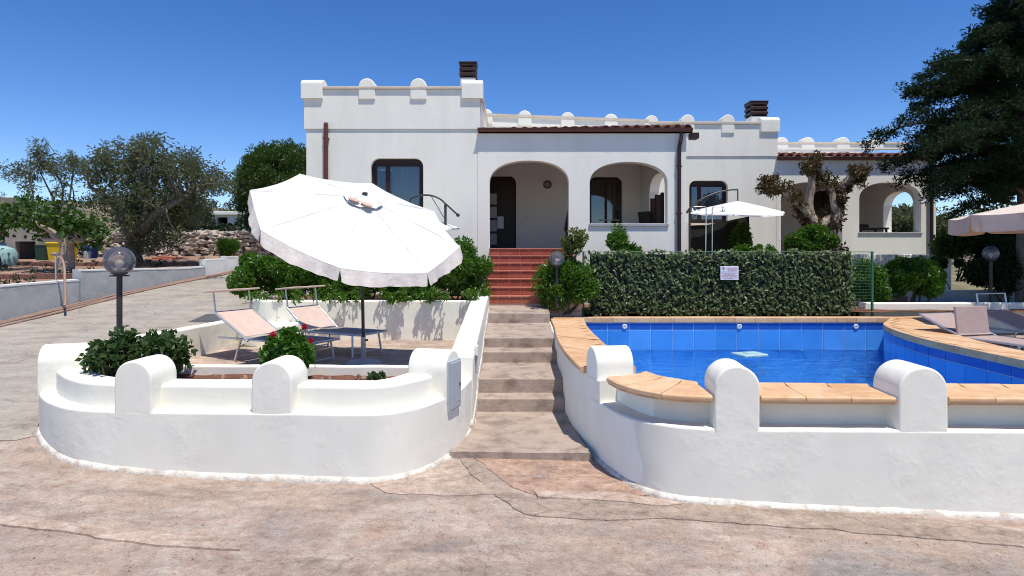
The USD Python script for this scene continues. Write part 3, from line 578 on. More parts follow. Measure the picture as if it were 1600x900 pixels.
# coping tiles
PROF = np.array([(.0, -.062), (-.018, -.06), (-.026, -.05), (-.024, -.044), (-.036, -.04), (-.042, -.022), (-.038, -.006), (-.026, .003), (-.008, .006), (.12, .006), (.40, .012), (.44, .026), (.46, .03), (.475, .024), (.478, .0), (.478, -.062)])
def coping(outer, tile=.39, width=.475, gap=.009, z=CT, seed=0, inner=None, skip=None):
    g = np.random.default_rng(seed); o = np.asarray(outer, float); s = np.r_[0, np.cumsum(np.linalg.norm(np.diff(o, axis=0), axis=1))]
    n = max(1, int(round(s[-1] / tile))); us = np.linspace(0, s[-1], n + 1)
    at = lambda u: np.array([np.interp(u, s, o[:, k]) for k in range(2)])
    def nrm(u):
        t = at(min(s[-1], u + .02)) - at(max(0, u - .02)); t /= np.linalg.norm(t); return np.array([-t[1], t[0]])
    def inn(u):
        if inner is None: return at(u) + nrm(u) * width
        return np.array([np.interp(u / s[-1], np.linspace(0, 1, len(inner)), np.asarray(inner)[:, k]) for k in range(2)])
    rings = []; q = PROF.copy(); q[:, 0] = np.clip(q[:, 0], -.030, .470); q[:, 1] -= .007; u0, u1 = us[0] + .02, us[-1] - .02
    for u in np.linspace(u0, u1, max(4, n * 3)):
        A, B = at(u), inn(u); w = np.linalg.norm(B - A); d = (B - A) / w; off = np.where(q[:, 0] > .1, q[:, 0] * w / width, q[:, 0]); rings.append(np.c_[A[0] + d[0] * off, A[1] + d[1] * off, z + q[:, 1]])
    obj('coping_mortar', loft(rings), M['mortar'], pool, smooth=35)
    for a, b in zip(us[:-1], us[1:]):
        rings = []
        dz = g.normal(0, .0018)
        for u in np.linspace(a + gap / 2, b - gap / 2, 4):
            A, B = at(u), inn(u); w = np.linalg.norm(B - A); d = (B - A) / w
            off = np.where(PROF[:, 0] > .1, PROF[:, 0] * w / width, PROF[:, 0])
            rings.append(np.c_[A[0] + d[0] * off, A[1] + d[1] * off, z + dz + PROF[:, 1]])
        obj('coping_tile', loft(rings), M['coping'][g.integers(3)], pool, smooth=35)
coping([(1.0, 6.56), (1.06, 6.25), (1.2, 5.98), (1.36, 5.82), (1.58, 5.735), (1.785, 5.71)], seed=1, inner=[(1.42, 6.75), (1.5, 6.5), (1.62, 6.37), (1.72, 6.28), (1.79, 6.21)])
coping([(2.2, 5.685), (3.375, 5.645)], seed=2)
coping([(3.825, 5.635), (5.02, 5.60)], seed=3)
coping([(5.48, 5.59), (7.0, 5.56)], seed=4)
coping(smooth_path([(.80, 12.6), (.775, 11.2), (.69, 9.6), (.705, 8.3), (.77, 7.5), (.80, 7.14)], 2), seed=5, inner=[(1.39, 12.5), (1.30, 11.2), (1.27, 10), (1.29, 8.5), (1.32, 7.6), (1.36, 7.05)])
farc = [(8.3, 12.95), (.80, 12.95)]
coping(farc, seed=6, width=.46)
coping(smooth_path([(6.62, 6.0), (6.62, 8.0), (6.72, 9.2), (7.1, 10.5), (7.6, 11.6), (8.25, 12.44)], 2), seed=7, inner=smooth_path([(5.97, 6.0), (5.97, 8.4), (6.02, 9.4), (6.22, 10.4), (6.55, 11.35), (7.0, 11.95), (7.36, 12.44)], 2))
obj('rear_wall', bx(.72, 8.4, 12.52, 12.93, -.5, .832), GW, pool)
rw = [(6.05, 6.0), (6.05, 8.6), (6.1, 9.5), (6.3, 10.4), (6.62, 11.3), (7.0, 11.9), (7.45, 12.5), (8.2, 12.5), (7.55, 11.6), (7.05, 10.5), (6.66, 9.2), (6.58, 8.0), (6.58, 6.0)]
obj('outer_wall', slab(Polygon(rw), -.5, .832), GW, pool)
fb = thing('pool_board', 'pale square board lying on the water near the far side of the pool', 'float')  # pale flat board set on the water surface
m = bx(-.26, .26, -.2, .2, 0, .05, .015); rotz(m, .3); m.apply_translation(P(1162, 543, 12.0) * [1, 1, 0] + [0, -.3, WZ + .01]); obj('board', m, M['float'], fb)
m = bx(-.1, .1, -.08, .08, 0, .02, .006); rotz(m, .3); m.apply_translation(P(1162, 543, 12.0) * [1, 1, 0] + [0, -.3, WZ + .055]); obj('lid', m, M['float'], fb)
# right deck
struct('pool_deck', bumpy_sheet(Polygon([(6.6, 5.6), (16, 5.6), (16, 13.5), (8.2, 13.5), (8.2, 12.5), (7.5, 11.6), (7.0, 10.5), (6.64, 9.2), (6.6, 8)]), .50, .01, 1.2, .12, 3), M['terrace'], smooth=True)
struct('right_garden_bed', bumpy_sheet(Polygon([(.72, 12.95), (30, 12.95), (30, 19), (.72, 19)]), 1.0, .05, 1.2, .2, 9), M['soil'], smooth=True)
dw = thing('deck_back_wall', 'white retaining wall behind the loungers on the pool deck', 'garden wall')
obj('wall_body', sweep(rounded_section([(0, .3), (-.25, .3), (-.25, 1.14), (0, 1.14)], .03), [(16.0, 13.45), (10, 13.45), (7.4, 13.4)], seed=51, amp=.006), GW, dw, smooth=50)
gwl = thing('path_wall', 'grey low wall along the path under the conifer on the right', 'garden wall')
obj('wall_body', sweep(rounded_section([(0, .6), (-.22, .6), (-.22, 1.28), (0, 1.28)], .02), [(20.0, 14.9), (13, 15.2), (9.7, 15.5)], seed=53, amp=.006), M['cement'], gwl, smooth=50)
obj('wall_top', sweep(rounded_section([(.005, 1.275), (-.225, 1.275), (-.225, 1.292), (.005, 1.292)], .005), [(20.0, 14.9), (13, 15.2), (9.7, 15.5)], seed=53, amp=.004), M['palewall'], gwl, smooth=50)

# ------------------------------------------------------------------ houses
def merlon(parent, cx, yf, z0, ztop, w=.385, depth=.42, seed=0):
    obj('merlon', dome_post(cx, yf, -PI / 2, w, depth, z0, ztop, seed, amp=.002), M['house'], parent, smooth=50)
def corner_cap(parent, x0, x1, yf, z0, ztop, seed=0, dirn=PI):
    xe = x0 if abs(dirn) > 1 else x1
    obj('corner_merlon', dome_post(xe, yf + .21, dirn, .46, x1 - x0, z0, ztop, seed, amp=.002, flat=.55), M['house'], parent, smooth=50)
def window(parent, x0, x1, z0, z1, yg, split=.30, curtain=(.35, .97), sill=True):
    """Sliding window set back in the wall: frame, two sashes with panes, net curtain."""
    fr = obj('window', cat_([bx(x0 - .02, x0 + .06, yg - .03, yg + .05, z0, z1), bx(x1 - .06, x1 + .02, yg - .03, yg + .05, z0, z1), bx(x0 + .06, x1 - .06, yg - .03, yg + .05, z1 - .11, z1 + .02), bx(x0 + .06, x1 - .06, yg - .03, yg + .05, z0 - .01, z0 + .06)]), M['woodframe'], parent)
    xm = x0 + (x1 - x0) * split
    for a, b in ((x0 + .06, xm), (xm, x1 - .06)):
        obj('sash', cat_([bx(a, a + .055, yg, yg + .04, z0 + .06, z1 - .11), bx(b - .055, b, yg, yg + .04, z0 + .06, z1 - .11), bx(a + .055, b - .055, yg, yg + .04, z1 - .17, z1 - .11), bx(a + .055, b - .055, yg, yg + .04, z0 + .06, z0 + .13)]), M['woodframe'], fr)
        obj('pane', bx(a + .055, b - .055, yg + .014, yg + .022, z0 + .13, z1 - .17), M['glass'], fr)
    ca, cb = x0 + (x1 - x0) * curtain[0], x0 + (x1 - x0) * curtain[1]
    u = np.linspace(ca, cb, 60); y = yg + .16 + .02 * np.sin(u * 46) + .012 * np.sin(u * 81 + 1)
    v = np.vstack([np.c_[u, y, np.full(60, z0 + .02)], np.c_[u, y + .01, np.full(60, z1 - .05)]]); f = [(i, i + 1, 61 + i) for i in range(59)] + [(i, 61 + i, 60 + i) for i in range(59)]
    obj('curtain', T(v, f), M['curtain'], fr, smooth=True)
    if sill: obj('sill', bx(x0 - .1, x1 + .1, yg - .28, yg - .03, z0 - .06, z0 - .012, .006), M['capstone'], parent)
def chimney(parent, cx, cy, w, z0, z1, ztop):
    c = obj('chimney', bx(cx - w / 2, cx + w / 2, cy - w / 2, cy + w / 2, z0, z1, .01), M['house'], parent)
    n = 3; h = (ztop - z1) / n
    obj('flue', bx(cx - w * .36, cx + w * .36, cy - w * .36, cy + w * .36, z1 - .01, ztop - .03), M['dark'], c)
    for i in range(n):
        a = z1 + i * h
        obj('slab', bx(cx - w / 2 - .03, cx + w / 2 + .03, cy - w / 2 - .03, cy + w / 2 + .03, a + h * .34, a + h * .93, .012), M['chim'], c)
        for sx in (-1, 1):
            for sy in (-1, 1): obj('corner_block', bx(cx + sx * w * .42 - .04, cx + sx * w * .42 + .04, cy + sy * w * .42 - .04, cy + sy * w * .42 + .04, a - .005, a + h * .36), M['chim'], c)
    obj('top_slab', bx(cx - w / 2 - .045, cx + w / 2 + .045, cy - w / 2 - .045, cy + w / 2 + .045, ztop - .012, ztop + .02, .01), M['chim'], c)
def roof_tiles(parent, x0, x1, y0, z0, y1, z1, n, rows, lift=lambda u: 0):
    w = (x1 - x0) / n; g = np.random.default_rng(int(x0 * 10) + 77)
    for r in range(rows):
        for k in range(n):
            u0, u1 = r / rows, (r + 1.12) / rows; rings = []
            jz = g.normal(0, .006); cx = x0 + (k + .5) * w + g.normal(0, .004)
            for u, rad in ((u0, w * .40), (u1, w * .33)):
                y = y0 + (y1 - y0) * u; z = z0 + (z1 - z0) * u + lift((cx - x0) / (x1 - x0)) + (.03 if u == u0 else .012) + jz
                a = np.linspace(0, PI, 8); o = np.c_[cx + rad * np.cos(a), np.full(8, y), z + rad * .8 * np.sin(a)]; i = np.c_[cx + (rad - .014) * np.cos(a[::-1]), np.full(8, y), z + (rad - .014) * .8 * np.sin(a[::-1])]
                rings.append(np.vstack([o, i]))
            kk = 16; v = np.vstack(rings); f = []
            for j in range(kk): b = (j + 1) % kk; f += [(j, b, b + kk), (j, b + kk, j + kk)]
            for j in range(7): f += [(j, 15 - j, j + 1), (j + 1, 15 - j, 14 - j)]
            m = T(v, f); m.fix_normals(); obj('roof_tile', m, M['rooftile'][g.integers(3)], parent, smooth=50)
    obj('roof_deck', wall_yz(Polygon([(y0 + .03, z0 - .02), (y1, z1 - .02), (y1, z1 - .07), (y0 + .03, z0 - .07)]), x0, x1), M['rooftile'][1], parent)
def gutter(parent, x0, x1, yc, z, r=.075):
    a = np.linspace(PI, 2 * PI, 12); o = np.c_[r * np.cos(a), r * np.sin(a)]; i = np.c_[(r - .008) * np.cos(a[::-1]), (r - .008) * np.sin(a[::-1])]
    o = np.vstack([[(-r - .006, .012)], o, [(r + .0, .012)], [(r - .008, .012)], i, [(-r + .008, .006)]])
    rings = [np.c_[np.full(len(o), x), yc + o[:, 0], z + o[:, 1]] for x in (x0, x1)]
    m = T(np.vstack(rings), [t for j in range(len(o)) for b in [(j + 1) % len(o)] for t in ((j, b, b + len(o)), (j, b + len(o), j + len(o)))]); m.fix_normals()
    gg = obj('gutter', m, M['brown'], parent, smooth=50)
    for x in np.arange(x0 + .3, x1, .95): obj('bracket', tube(np.c_[np.full(12, x), yc + (r + .004) * np.cos(a), z + (r + .004) * np.sin(a)], .008, 5), M['brown'], gg)

Y1, Y2, Y3, WT = 15.0, 19.0, 23.0, .30
H, HP = M['house'], M['porch_in']
h1 = thing('white_villa', 'nearer white villa with crenellated roof, two porch arches and red steps', 'house')
# block
XL, XR = -4.82, -.80
W1 = (-3.31, -2.08, 3.08, 4.41)
obj('front_wall', wall_xz(Polygon([(XL, .8), (XR, .8), (XR, 5.09), (XL, 5.09)]).difference(roundtop(*W1[:2], W1[2], W1[3], .2)), Y1, Y1 + WT), H, h1)
obj('side_wall', bx(XL, XL + .3, Y1 + WT, 22, .8, 5.09), H, h1)
obj('side_wall', bx(XR - .25, XR, Y1 + WT, 18.95, .8, 5.09), HP, h1)
obj('flat_roof', bx(XL, XR, Y1 + .05, 22, 5.06, 5.2), M['capstone'], h1)
PX0, PX1 = -4.87, -.745
obj('parapet_wall', bx(PX0, PX1, Y1 - .028, Y1 + .24, 5.092, 6.02, .006), H, h1)
obj('parapet_wall', bx(PX0, PX0 + .27, Y1 + .24, 22, 5.092, 6.02), H, h1)
obj('parapet_wall', bx(PX1 - .27, PX1, Y1 + .24, 22, 5.092, 6.02), H, h1)
obj('parapet_cap', bx(PX0 - .04, PX1 + .04, Y1 - .076, Y1 + .27, 6.022, 6.085, .008), M['capstone'], h1)
obj('parapet_cap', bx(PX1 - .30, PX1 + .045, Y1 + .27, 22, 6.022, 6.085, .008), M['capstone'], h1)
for i, px in enumerate((573, 653.5)): merlon(h1, (px - 800) / F * (Y1 - .066), Y1 - .066, 5.79, 6.27, seed=60 + i)
corner_cap(h1, -4.93, -4.42, Y1 - .068, 5.80, 6.27, 62)
corner_cap(h1, -1.18, -.68, Y1 - .068, 5.80, 6.26, 63)
window(h1, *W1, Y1 + .16)
dp = obj('downpipe', tube([(-4.345, Y1 - .055, .9), (-4.345, Y1 - .055, 5.18)], .052, 14), M['brown'], h1, smooth=50)
obj('pipe_cap', lathe([(0.052, 5.18), (.055, 5.2), (.04, 5.235), (0, 5.245)], 14, (-4.345, Y1 - .055, 0)), M['brown'], dp, smooth=50)
for z in (2.6, 4.85): obj('clip', bx(-4.415, -4.275, Y1 - .06, Y1 - .003, z, z + .03), M['brown'], dp)
chimney(h1, -1.17, 17.2, .40, 5.1, 6.86, 7.26)
# porch
QX0, QX1 = XR + .003, 4.08
A1 = arch(-.525, 1.335, 2.295, 4.355, .52); A2 = arch(1.82, 3.645, 2.885, 4.325, .5)
obj('porch_wall', wall_xz(Polygon([(QX0, .9), (QX1, .9), (QX1, 5.09), (QX0, 5.09)]).difference(A1).difference(A2), Y1 - .012, Y1 + .28), H, h1)
obj('porch_floor', bx(XR, QX1 - .01, Y1 + .24, Y2 - .005, 2.1, 2.3), M['porchfloor'], h1)
obj('porch_side_wall', wall_yz(Polygon([(Y1 + .282, .9), (Y2 - .004, .9), (Y2 - .004, 5.05), (Y1 + .282, 5.05)]).difference(Polygon([(y, z) for y, z in arch(15.95, 17.75, 2.885, 4.27, .5).exterior.coords])), QX1 - .27, QX1 - .006), HP, h1)
obj('porch_ceiling', bx(XR, QX1 - .02, Y1 + .282, Y2 - .004, 4.86, 4.98), HP, h1)
obj('arch_sill', bx(1.80, 3.665, Y1 - .05, Y1 + .31, 2.815, 2.887, .008), M['cement'], h1)
D1 = (-.95, .12, 2.28, 4.48); FW = (2.30, 3.27, 2.28, 4.46)
bwp = Polygon([(XR - .02, .9), (4.06, .9), (4.06, 5.95), (XR - .02, 5.95)])
obj('back_wall', wall_xz(bwp.difference(roundtop(*D1, .2)).difference(roundtop(*FW, .2)), Y2, Y2 + WT), HP, h1)
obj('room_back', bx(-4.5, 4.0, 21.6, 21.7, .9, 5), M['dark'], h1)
obj('room_roof', bx(XR, 4.06, Y2 + .2, 22, 4.9, 5.05), M['capstone'], h1)
dr = obj('door', bx(D1[0], D1[1], Y2 + .19, Y2 + .24, D1[2], D1[3] + .02), M['wood'], h1)
obj('frame', cat_([bx(D1[0], D1[0] + .06, Y2 + .1, Y2 + .19, 2.3, D1[3]), bx(D1[1] - .07, D1[1] + .01, Y2 + .1, Y2 + .19, 2.3, D1[3]), bx(D1[0], D1[1], Y2 + .1, Y2 + .19, D1[3] - .1, D1[3] + .01)]), M['woodframe'], dr)
for k in range(4):
    z0 = 2.45 + k * .40; obj('pane', bx(-.66, -.455, Y2 + .166, Y2 + .186, z0, z0 + .33), M['greypaint'], dr)
obj('door_leaf', bx(-.72, -.40, Y2 + .13, Y2 + .165, 2.32, 4.1), M['wood'], dr)
for k in range(4):
    z0 = 2.45 + k * .40; obj('glass_pane', bx(-.66, -.455, Y2 + .122, Y2 + .128, z0, z0 + .33), M['greypaint'], dr)
obj('handle', tube([(-.43, Y2 + .1, 3.2), (-.43, Y2 + .08, 3.2), (-.53, Y2 + .08, 3.2)], .01), M['chrome'], dr)
obj('plate', bx(-.435, -.245, Y2 + .10, Y2 + .105, 2.93, 3.29), M['paleplate'], dr)  # pale flat plate beside the door leaf
wf_ = obj('french_window', cat_([bx(FW[0] - .01, FW[0] + .07, Y2 + .1, Y2 + .2, 2.3, FW[3]), bx(FW[1] - .07, FW[1] + .01, Y2 + .1, Y2 + .2, 2.3, FW[3]), bx(FW[0] + .07, FW[1] - .07, Y2 + .1, Y2 + .2, FW[3] - .09, FW[3] + .01), bx(FW[0] + .47, FW[0] + .54, Y2 + .11, Y2 + .19, 2.3, FW[3] - .09)]), M['woodframe'], h1)
for a, b in ((FW[0] + .07, FW[0] + .47), (FW[0] + .54, FW[1] - .07)):
    obj('pane', bx(a, b, Y2 + .145, Y2 + .152, 2.3, FW[3] - .09), M['glass'], wf_)
obj('rail', bx(FW[0] + .3, FW[1] - .05, Y2 + .10, Y2 + .135, 3.17, 3.20), M['capstone'], wf_)
u = np.linspace(FW[0] + .05, FW[1] - .05, 60); y = Y2 + .26 + .02 * np.sin(u * 50)
obj('curtain', T(np.vstack([np.c_[u, y, np.full(60, 2.3)], np.c_[u, y, np.full(60, FW[3])]]), [(i, i + 1, 61 + i) for i in range(59)] + [(i, 61 + i, 60 + i) for i in range(59)]), M['wood'], wf_)
obj('switch_plate', bx(.385, .485, Y2 - .014, Y2, 3.23, 3.30, .004), M['whiteplastic'], h1)
roof_tiles(h1, XR + .02, 4.22, Y1 - .075, 5.06, Y1 + 1.9, 5.42, 21, 5, lift=lambda u: -.045 + .075 * u)
gutter(h1, XR - .0, 4.20, Y1 - .090, 5.085)
obj('eave_board', bx(XR + .02, 4.17, Y1 - .045, Y1 - .016, 4.99, 5.045), M['brown'], h1)
dp = obj('downpipe', tube(smooth_path([(3.95, Y1 - .09, 5.0), (3.95, Y1 - .09, 4.92), (3.92, Y1 - .11, 4.78), (3.9, Y1 - .075, 4.66), (3.9, Y1 - .075, 4.5)], 2), .045, 12), M['chim'], h1, smooth=50)
obj('pipe', tube([(3.9, Y1 - .075, 4.52), (3.9, Y1 - .075, 1.2)], .045, 12), M['chim'], dp, smooth=50)
for z in (2.1, 3.1, 4.2): obj('clip', bx(3.835, 3.965, Y1 - .08, Y1 - .014, z, z + .03), M['brown'], dp)
obj('purlin_end', bx(4.17, 4.36, Y1 - .1, Y1 + .15, 4.86, 5.0, .01), M['wood'], h1)
# parapet above the porch, along the main wall
zt = lambda x: 6.335 + (6.125 - 6.335) * (x + .75) / 5.5
v = []
for nm, m_, dz0, dz1, y0, y1 in (('parapet_wall', H, None, -.07, Y2 - .02, Y2 + .25), ('parapet_cap', M['capstone'], -.068, 0, Y2 - .07, Y2 + .29)):
    xa, xb = -.74, 4.05
    lo = (lambda x: 5.952) if dz0 is None else (lambda x: zt(x) + dz0)
    obj(nm, wall_xz(Polygon([(xa, lo(xa)), (xb, lo(xb)), (xb, zt(xb) + dz1), (xa, zt(xa) + dz1)]), y0, y1), m_, h1)
for i, px in enumerate((759, 820, 887.5, 955.5, 1019)):
    x = (px - 800) / F * (Y2 - .12); merlon(h1, x, Y2 - .06, zt(x) - .3, zt(x) + .13, w=.40, seed=70 + i)

h2 = thing('white_villa', 'farther white villa on the right, with crenellated roof, behind the pollarded tree', 'house')
BX0, BX1 = 4.065, 7.84
W2 = (5.26, 6.41, 3.08, 4.35)
obj('front_wall', wall_xz(Polygon([(BX0, .9), (BX1, .9), (BX1, 5.07), (BX0, 5.07)]).difference(roundtop(*W2, .2)), Y2, Y2 + WT), H, h2)
obj('side_wall', bx(BX1 - .3, BX1, Y2 + WT, 22.95, .9, 5.07), HP, h2)
obj('side_wall', bx(BX0, BX0 + .2, Y2 + WT, 26, .9, 5.07), H, h2)
obj('flat_roof', bx(BX0, BX1, Y2 + .05, 26, 5.04, 5.2), M['capstone'], h2)
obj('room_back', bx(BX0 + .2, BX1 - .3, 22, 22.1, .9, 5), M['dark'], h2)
obj('parapet_wall', bx(BX0, BX1 + .04, Y2 - .028, Y2 + .24, 5.072, 6.02, .006), H, h2)
obj('parapet_wall', bx(BX1 - .24, BX1 + .04, Y2 + .24, 26, 5.072, 6.02), H, h2)
obj('parapet_cap', bx(BX0 + .002, BX1 + .08, Y2 - .076, Y2 + .27, 6.022, 6.10, .008), M['capstone'], h2)
for i, px in enumerate((1075, 1138)): merlon(h2, (px - 800) / F * (Y2 - .066), Y2 - .066, 5.76, 6.30, w=.40 if i == 0 else .38, seed=80 + i)
corner_cap(h2, 7.36, 7.84 + .09, Y2 - .068, 5.79, 6.25, 82, 0.0)
window(h2, *W2, Y2 + .16, split=.30, curtain=(.34, .92))
chimney(h2, 7.78, 20.4, .50, 5.1, 6.52, 6.98)
EX = 12.58
B1 = arch(7.98, 9.8, 2.1, 4.31, .52); B2 = arch(10.3, 12.14, 2.815, 4.30, .5)
obj('porch_wall', wall_xz(Polygon([(BX1 + .003, .9), (EX, .9), (EX, 5.07), (BX1 + .003, 5.07)]).difference(B1).difference(B2), Y2 - .012, Y2 + .28), H, h2)
obj('porch_floor', bx(BX1, EX - .01, Y2 + .24, Y3 - .01, 1.9, 2.1), M['porchfloor'], h2)
obj('porch_side_wall', wall_yz(Polygon([(Y2 + .282, .9), (Y3 - .004, .9), (Y3 - .004, 5.0), (Y2 + .282, 5.0)]).difference(arch(19.62, 21.2, 2.85, 4.16, .5)), EX - .28, EX - .006), HP, h2)
obj('porch_ceiling', bx(BX1, EX - .02, Y2 + .282, Y3 - .004, 4.84, 4.96), HP, h2)
obj('arch_sill', bx(10.27, 12.17, Y2 - .05, Y2 + .31, 2.78, 2.817, .008), M['cement'], h2)
D2 = (10.85, 11.75, 2.1, 4.45); D3 = (8.4, 9.3, 2.1, 4.4)
obj('back_wall', wall_xz(Polygon([(BX1, .9), (EX, .9), (EX, 5.95), (BX1, 5.95)]).difference(roundtop(*D2, .2)).difference(roundtop(*D3, .2)), Y3, Y3 + WT), HP, h2)
for q in (D2, D3):
    d_ = obj('door', bx(q[0], q[1], Y3 + .15, Y3 + .2, q[2], q[3]), M['wood'], h2)
    obj('frame', cat_([bx(q[0], q[0] + .07, Y3 + .06, Y3 + .15, 2.1, q[3]), bx(q[1] - .07, q[1], Y3 + .06, Y3 + .15, 2.1, q[3]), bx(q[0] + .42, q[0] + .48, Y3 + .08, Y3 + .15, 2.1, q[3])]), M['woodframe'], d_)
roof_tiles(h2, BX1 + .02, EX + .1, Y2 - .075, 5.04, Y2 + 1.6, 5.34, 20, 5)
gutter(h2, BX1, EX + .12, Y2 - .090, 5.03)
obj('eave_board', bx(BX1 + .02, EX + .05, Y2 - .06, Y2 - .016, 4.95, 5.02), M['brown'], h2)
obj('downpipe', tube([(12.4, Y2 - .09, 5.0), (12.4, Y2 - .09, 1.2)], .05, 12), M['woodframe'], h2, smooth=50)
obj('parapet_wall', bx(BX1 + .05, 14.2, Y3 - .03, Y3 + .25, 5.952, 6.12), H, h2)
obj('parapet_cap', bx(BX1 + .05, 14.25, Y3 - .07, Y3 + .29, 6.122, 6.19, .008), M['capstone'], h2)
for i, px in enumerate((1222, 1263, 1318, 1371)): merlon(h2, (px - 800) / F * (Y3 - .06), Y3 - .06, 5.95, 6.37, w=.47, seed=90 + i)
obj('plinth_wall', bx(9.5, 12.3, Y2 - 1.1, Y2 - .9, .9, 2.16, .02), H, h2)
obj('stair_parapet', wall_xz(Polygon([(4.75, 1.1), (5.32, 1.1), (5.02, 3.05), (4.72, 3.12)]), 18.1, 18.35), H, h2)

ck = thing('wall_clock', 'round dark wall clock under the left porch arch', 'clock')
def disc(m_, c): m_.apply_transform(trimesh.transformations.rotation_matrix(PI / 2, (1, 0, 0))); m_.apply_translation(c); return m_
cc = (1.05, Y2 - .001, 4.235)
obj('rim', disc(lathe([(.085, 0), (.12, 0), (.125, .02), (.105, .035), (.088, .02), (.085, 0)], 28), cc), M['clock'], ck, smooth=50)
obj('dial', disc(lathe([(0, 0), (.092, 0), (.092, .012), (0, .012)], 28), cc), M['clockface'], ck)
obj('hour_hand', bx(1.045, 1.055, Y2 - .02, Y2 - .016, 4.22, 4.29), M['charcoal'], ck)
obj('minute_hand', bx(1.045, 1.115, Y2 - .025, Y2 - .021, 4.231, 4.239), M['charcoal'], ck)
def wicker_chair(name, label, loc, rz):
    t = thing(name, label, 'chair', loc, rz, 'wicker chairs on the porch')
    obj('seat', bx(-.24, .24, -.25, .25, .40, .46, .015), M['wicker'], t)
    b = bx(-.24, .24, -.02, .025, .44, .98, .015); b.apply_transform(trimesh.transformations.rotation_matrix(.18, (1, 0, 0), (0, 0, .44))); b.apply_translation((0, .24, 0)); obj('backrest', b, M['wicker'], t)
    for sx in (-1, 1):
        for sy in (-1, 1): obj('leg', tube([(sx * .21, sy * .21, .41), (sx * .225, sy * .24, 0)], .02, 6), M['wicker'], t)
wicker_chair('porch_chair', 'dark wicker chair just inside the left porch arch', (1.56, 15.75, 2.3), -1.75 + PI)
wicker_chair('porch_chair', 'dark wicker chair behind the sill of the second porch arch', (3.3, 16.6, 2.3), -1.1)
fs = thing('folding_screen', 'brown slatted screen leaning in the side opening of the porch', 'screen')
for k in range(2):
    obj('panel', bx(3.70 + .01 * k, 3.74 + .01 * k, 15.85 + k * .62, 16.45 + k * .62, 2.3, 3.66 - k * .04), M['wickerbrown'], fs)
    obj('frame', cat_([bx(3.68 + .01 * k, 3.76 + .01 * k, y, y + .04, 2.3, 3.69 - k * .04) for y in (15.83 + k * .62, 16.43 + k * .62)]), M['wood'], fs)
pt = thing('porch_table', 'dark table standing behind the sill of the far porch arch', 'table')
obj('table_top', bx(10.6, 11.5, 19.5, 20.2, 2.93, 2.98, .01), M['wicker'], pt)
for x in (10.66, 11.44):
    for y in (19.56, 20.14): obj('leg', bx(x - .025, x + .025, y - .025, y + .025, 2.1, 2.93), M['wicker'], pt)
obj('basket', bx(10.7, 11.0, 19.7, 20.0, 2.985, 3.09, .03), M['wicker'], pt)

# ------------------------------------------------------------------ lamps, umbrellas, loungers, fence, shower
def globe_lamp(label, x, y, z0, zc, r, post=.032):
    t = thing('garden_lamp', label, 'lamp')
    obj('post', tube([(x, y, z0), (x, y, zc - r * .97)], post, 14), M['lamppost'], t, smooth=50)
    obj('collar', lathe([(0, zc - r * 1.05), (r * .62, zc - r * 1.05), (r * .62, zc - r * .98), (r * .3, zc - r * .95), (r * .3, zc - r * .7), (0, zc - r * .7)], 20, (x, y, 0)), M['lamppost'], t, smooth=40)
    s = trimesh.creation.icosphere(subdivisions=4, radius=r); s.apply_translation((x, y, zc)); obj('globe', s, M['globe'], t, smooth=True)
    b = lathe([(0, -.7 * r), (.12 * r, -.7 * r), (.14 * r, -.5 * r), (.26 * r, -.3 * r), (.3 * r, -.12 * r), (.2 * r, .05 * r), (0, .1 * r)], 16, (x, y, zc)); obj('bulb', b, M['bulb'], t, smooth=True)
globe_lamp('tall globe lamp on a dark post in the left planter', -4.60, 7.5, .75, 2.075, .169)
q = P(870, 405, 12.6); globe_lamp('globe lamp in the bush beside the red tiled steps', q[0], q[1], 1.1, q[2], .155)
q = P(1548, 396, 14.2); globe_lamp('globe lamp in the dark shrubs under the conifer', q[0], q[1], 1.1, q[2], .16)

def panel(a, b, c, nu=14, nv=8, sag=.0, noise=0, seed=0):
    """Triangular cloth panel between ribs: apex a, rim corners b, c; sags between the ribs."""
    v = []; idx = {}
    for i in range(nu + 1):
        u = i / nu
        for j in range(nv + 1):
            w = j / nv; p = a + (b * (1 - w) + c * w - a) * u
            n = np.cross(b - a, c - a); n /= np.linalg.norm(n)
            if n[2] < 0: n = -n
            p = p - n * sag * u * 4 * w * (1 - w) * (1.2 - .4 * u)
            idx[i, j] = len(v); v.append(p)
    v = np.array(v)
    if noise: v = v + (np.stack([meshkit.fbm(v * 7 + 9 * k, 3, seed + k) for k in range(3)], 1) - .5) * noise
    f = []
    for i in range(nu):
        for j in range(nv): f += [(idx[i, j], idx[i + 1, j], idx[i + 1, j + 1]), (idx[i, j], idx[i + 1, j + 1], idx[i, j + 1])]
    return T(v, f), v[[idx[nu, j] for j in range(nv + 1)]]
def cloth(mesh, t=.003):
    """Gives a one-sheet cloth its thickness."""
    mesh.merge_vertices(); n = mesh.vertex_normals; m2 = T(np.vstack([mesh.vertices, mesh.vertices - n * t]), np.vstack([mesh.faces, mesh.faces[:, ::-1] + len(mesh.vertices)]))
    e = mesh.edges_sorted; 
    u, c = np.unique(mesh.edges_sorted, axis=0, return_counts=True); b = set(map(tuple, u[c == 1]))
    fs = []
    for x, y in mesh.edges:
        if (min(x, y), max(x, y)) in b: o = len(mesh.vertices); fs += [(x, o + x, y), (y, o + x, o + y)]
    m2.faces = np.vstack([m2.faces, fs]) if fs else m2.faces
    return m2
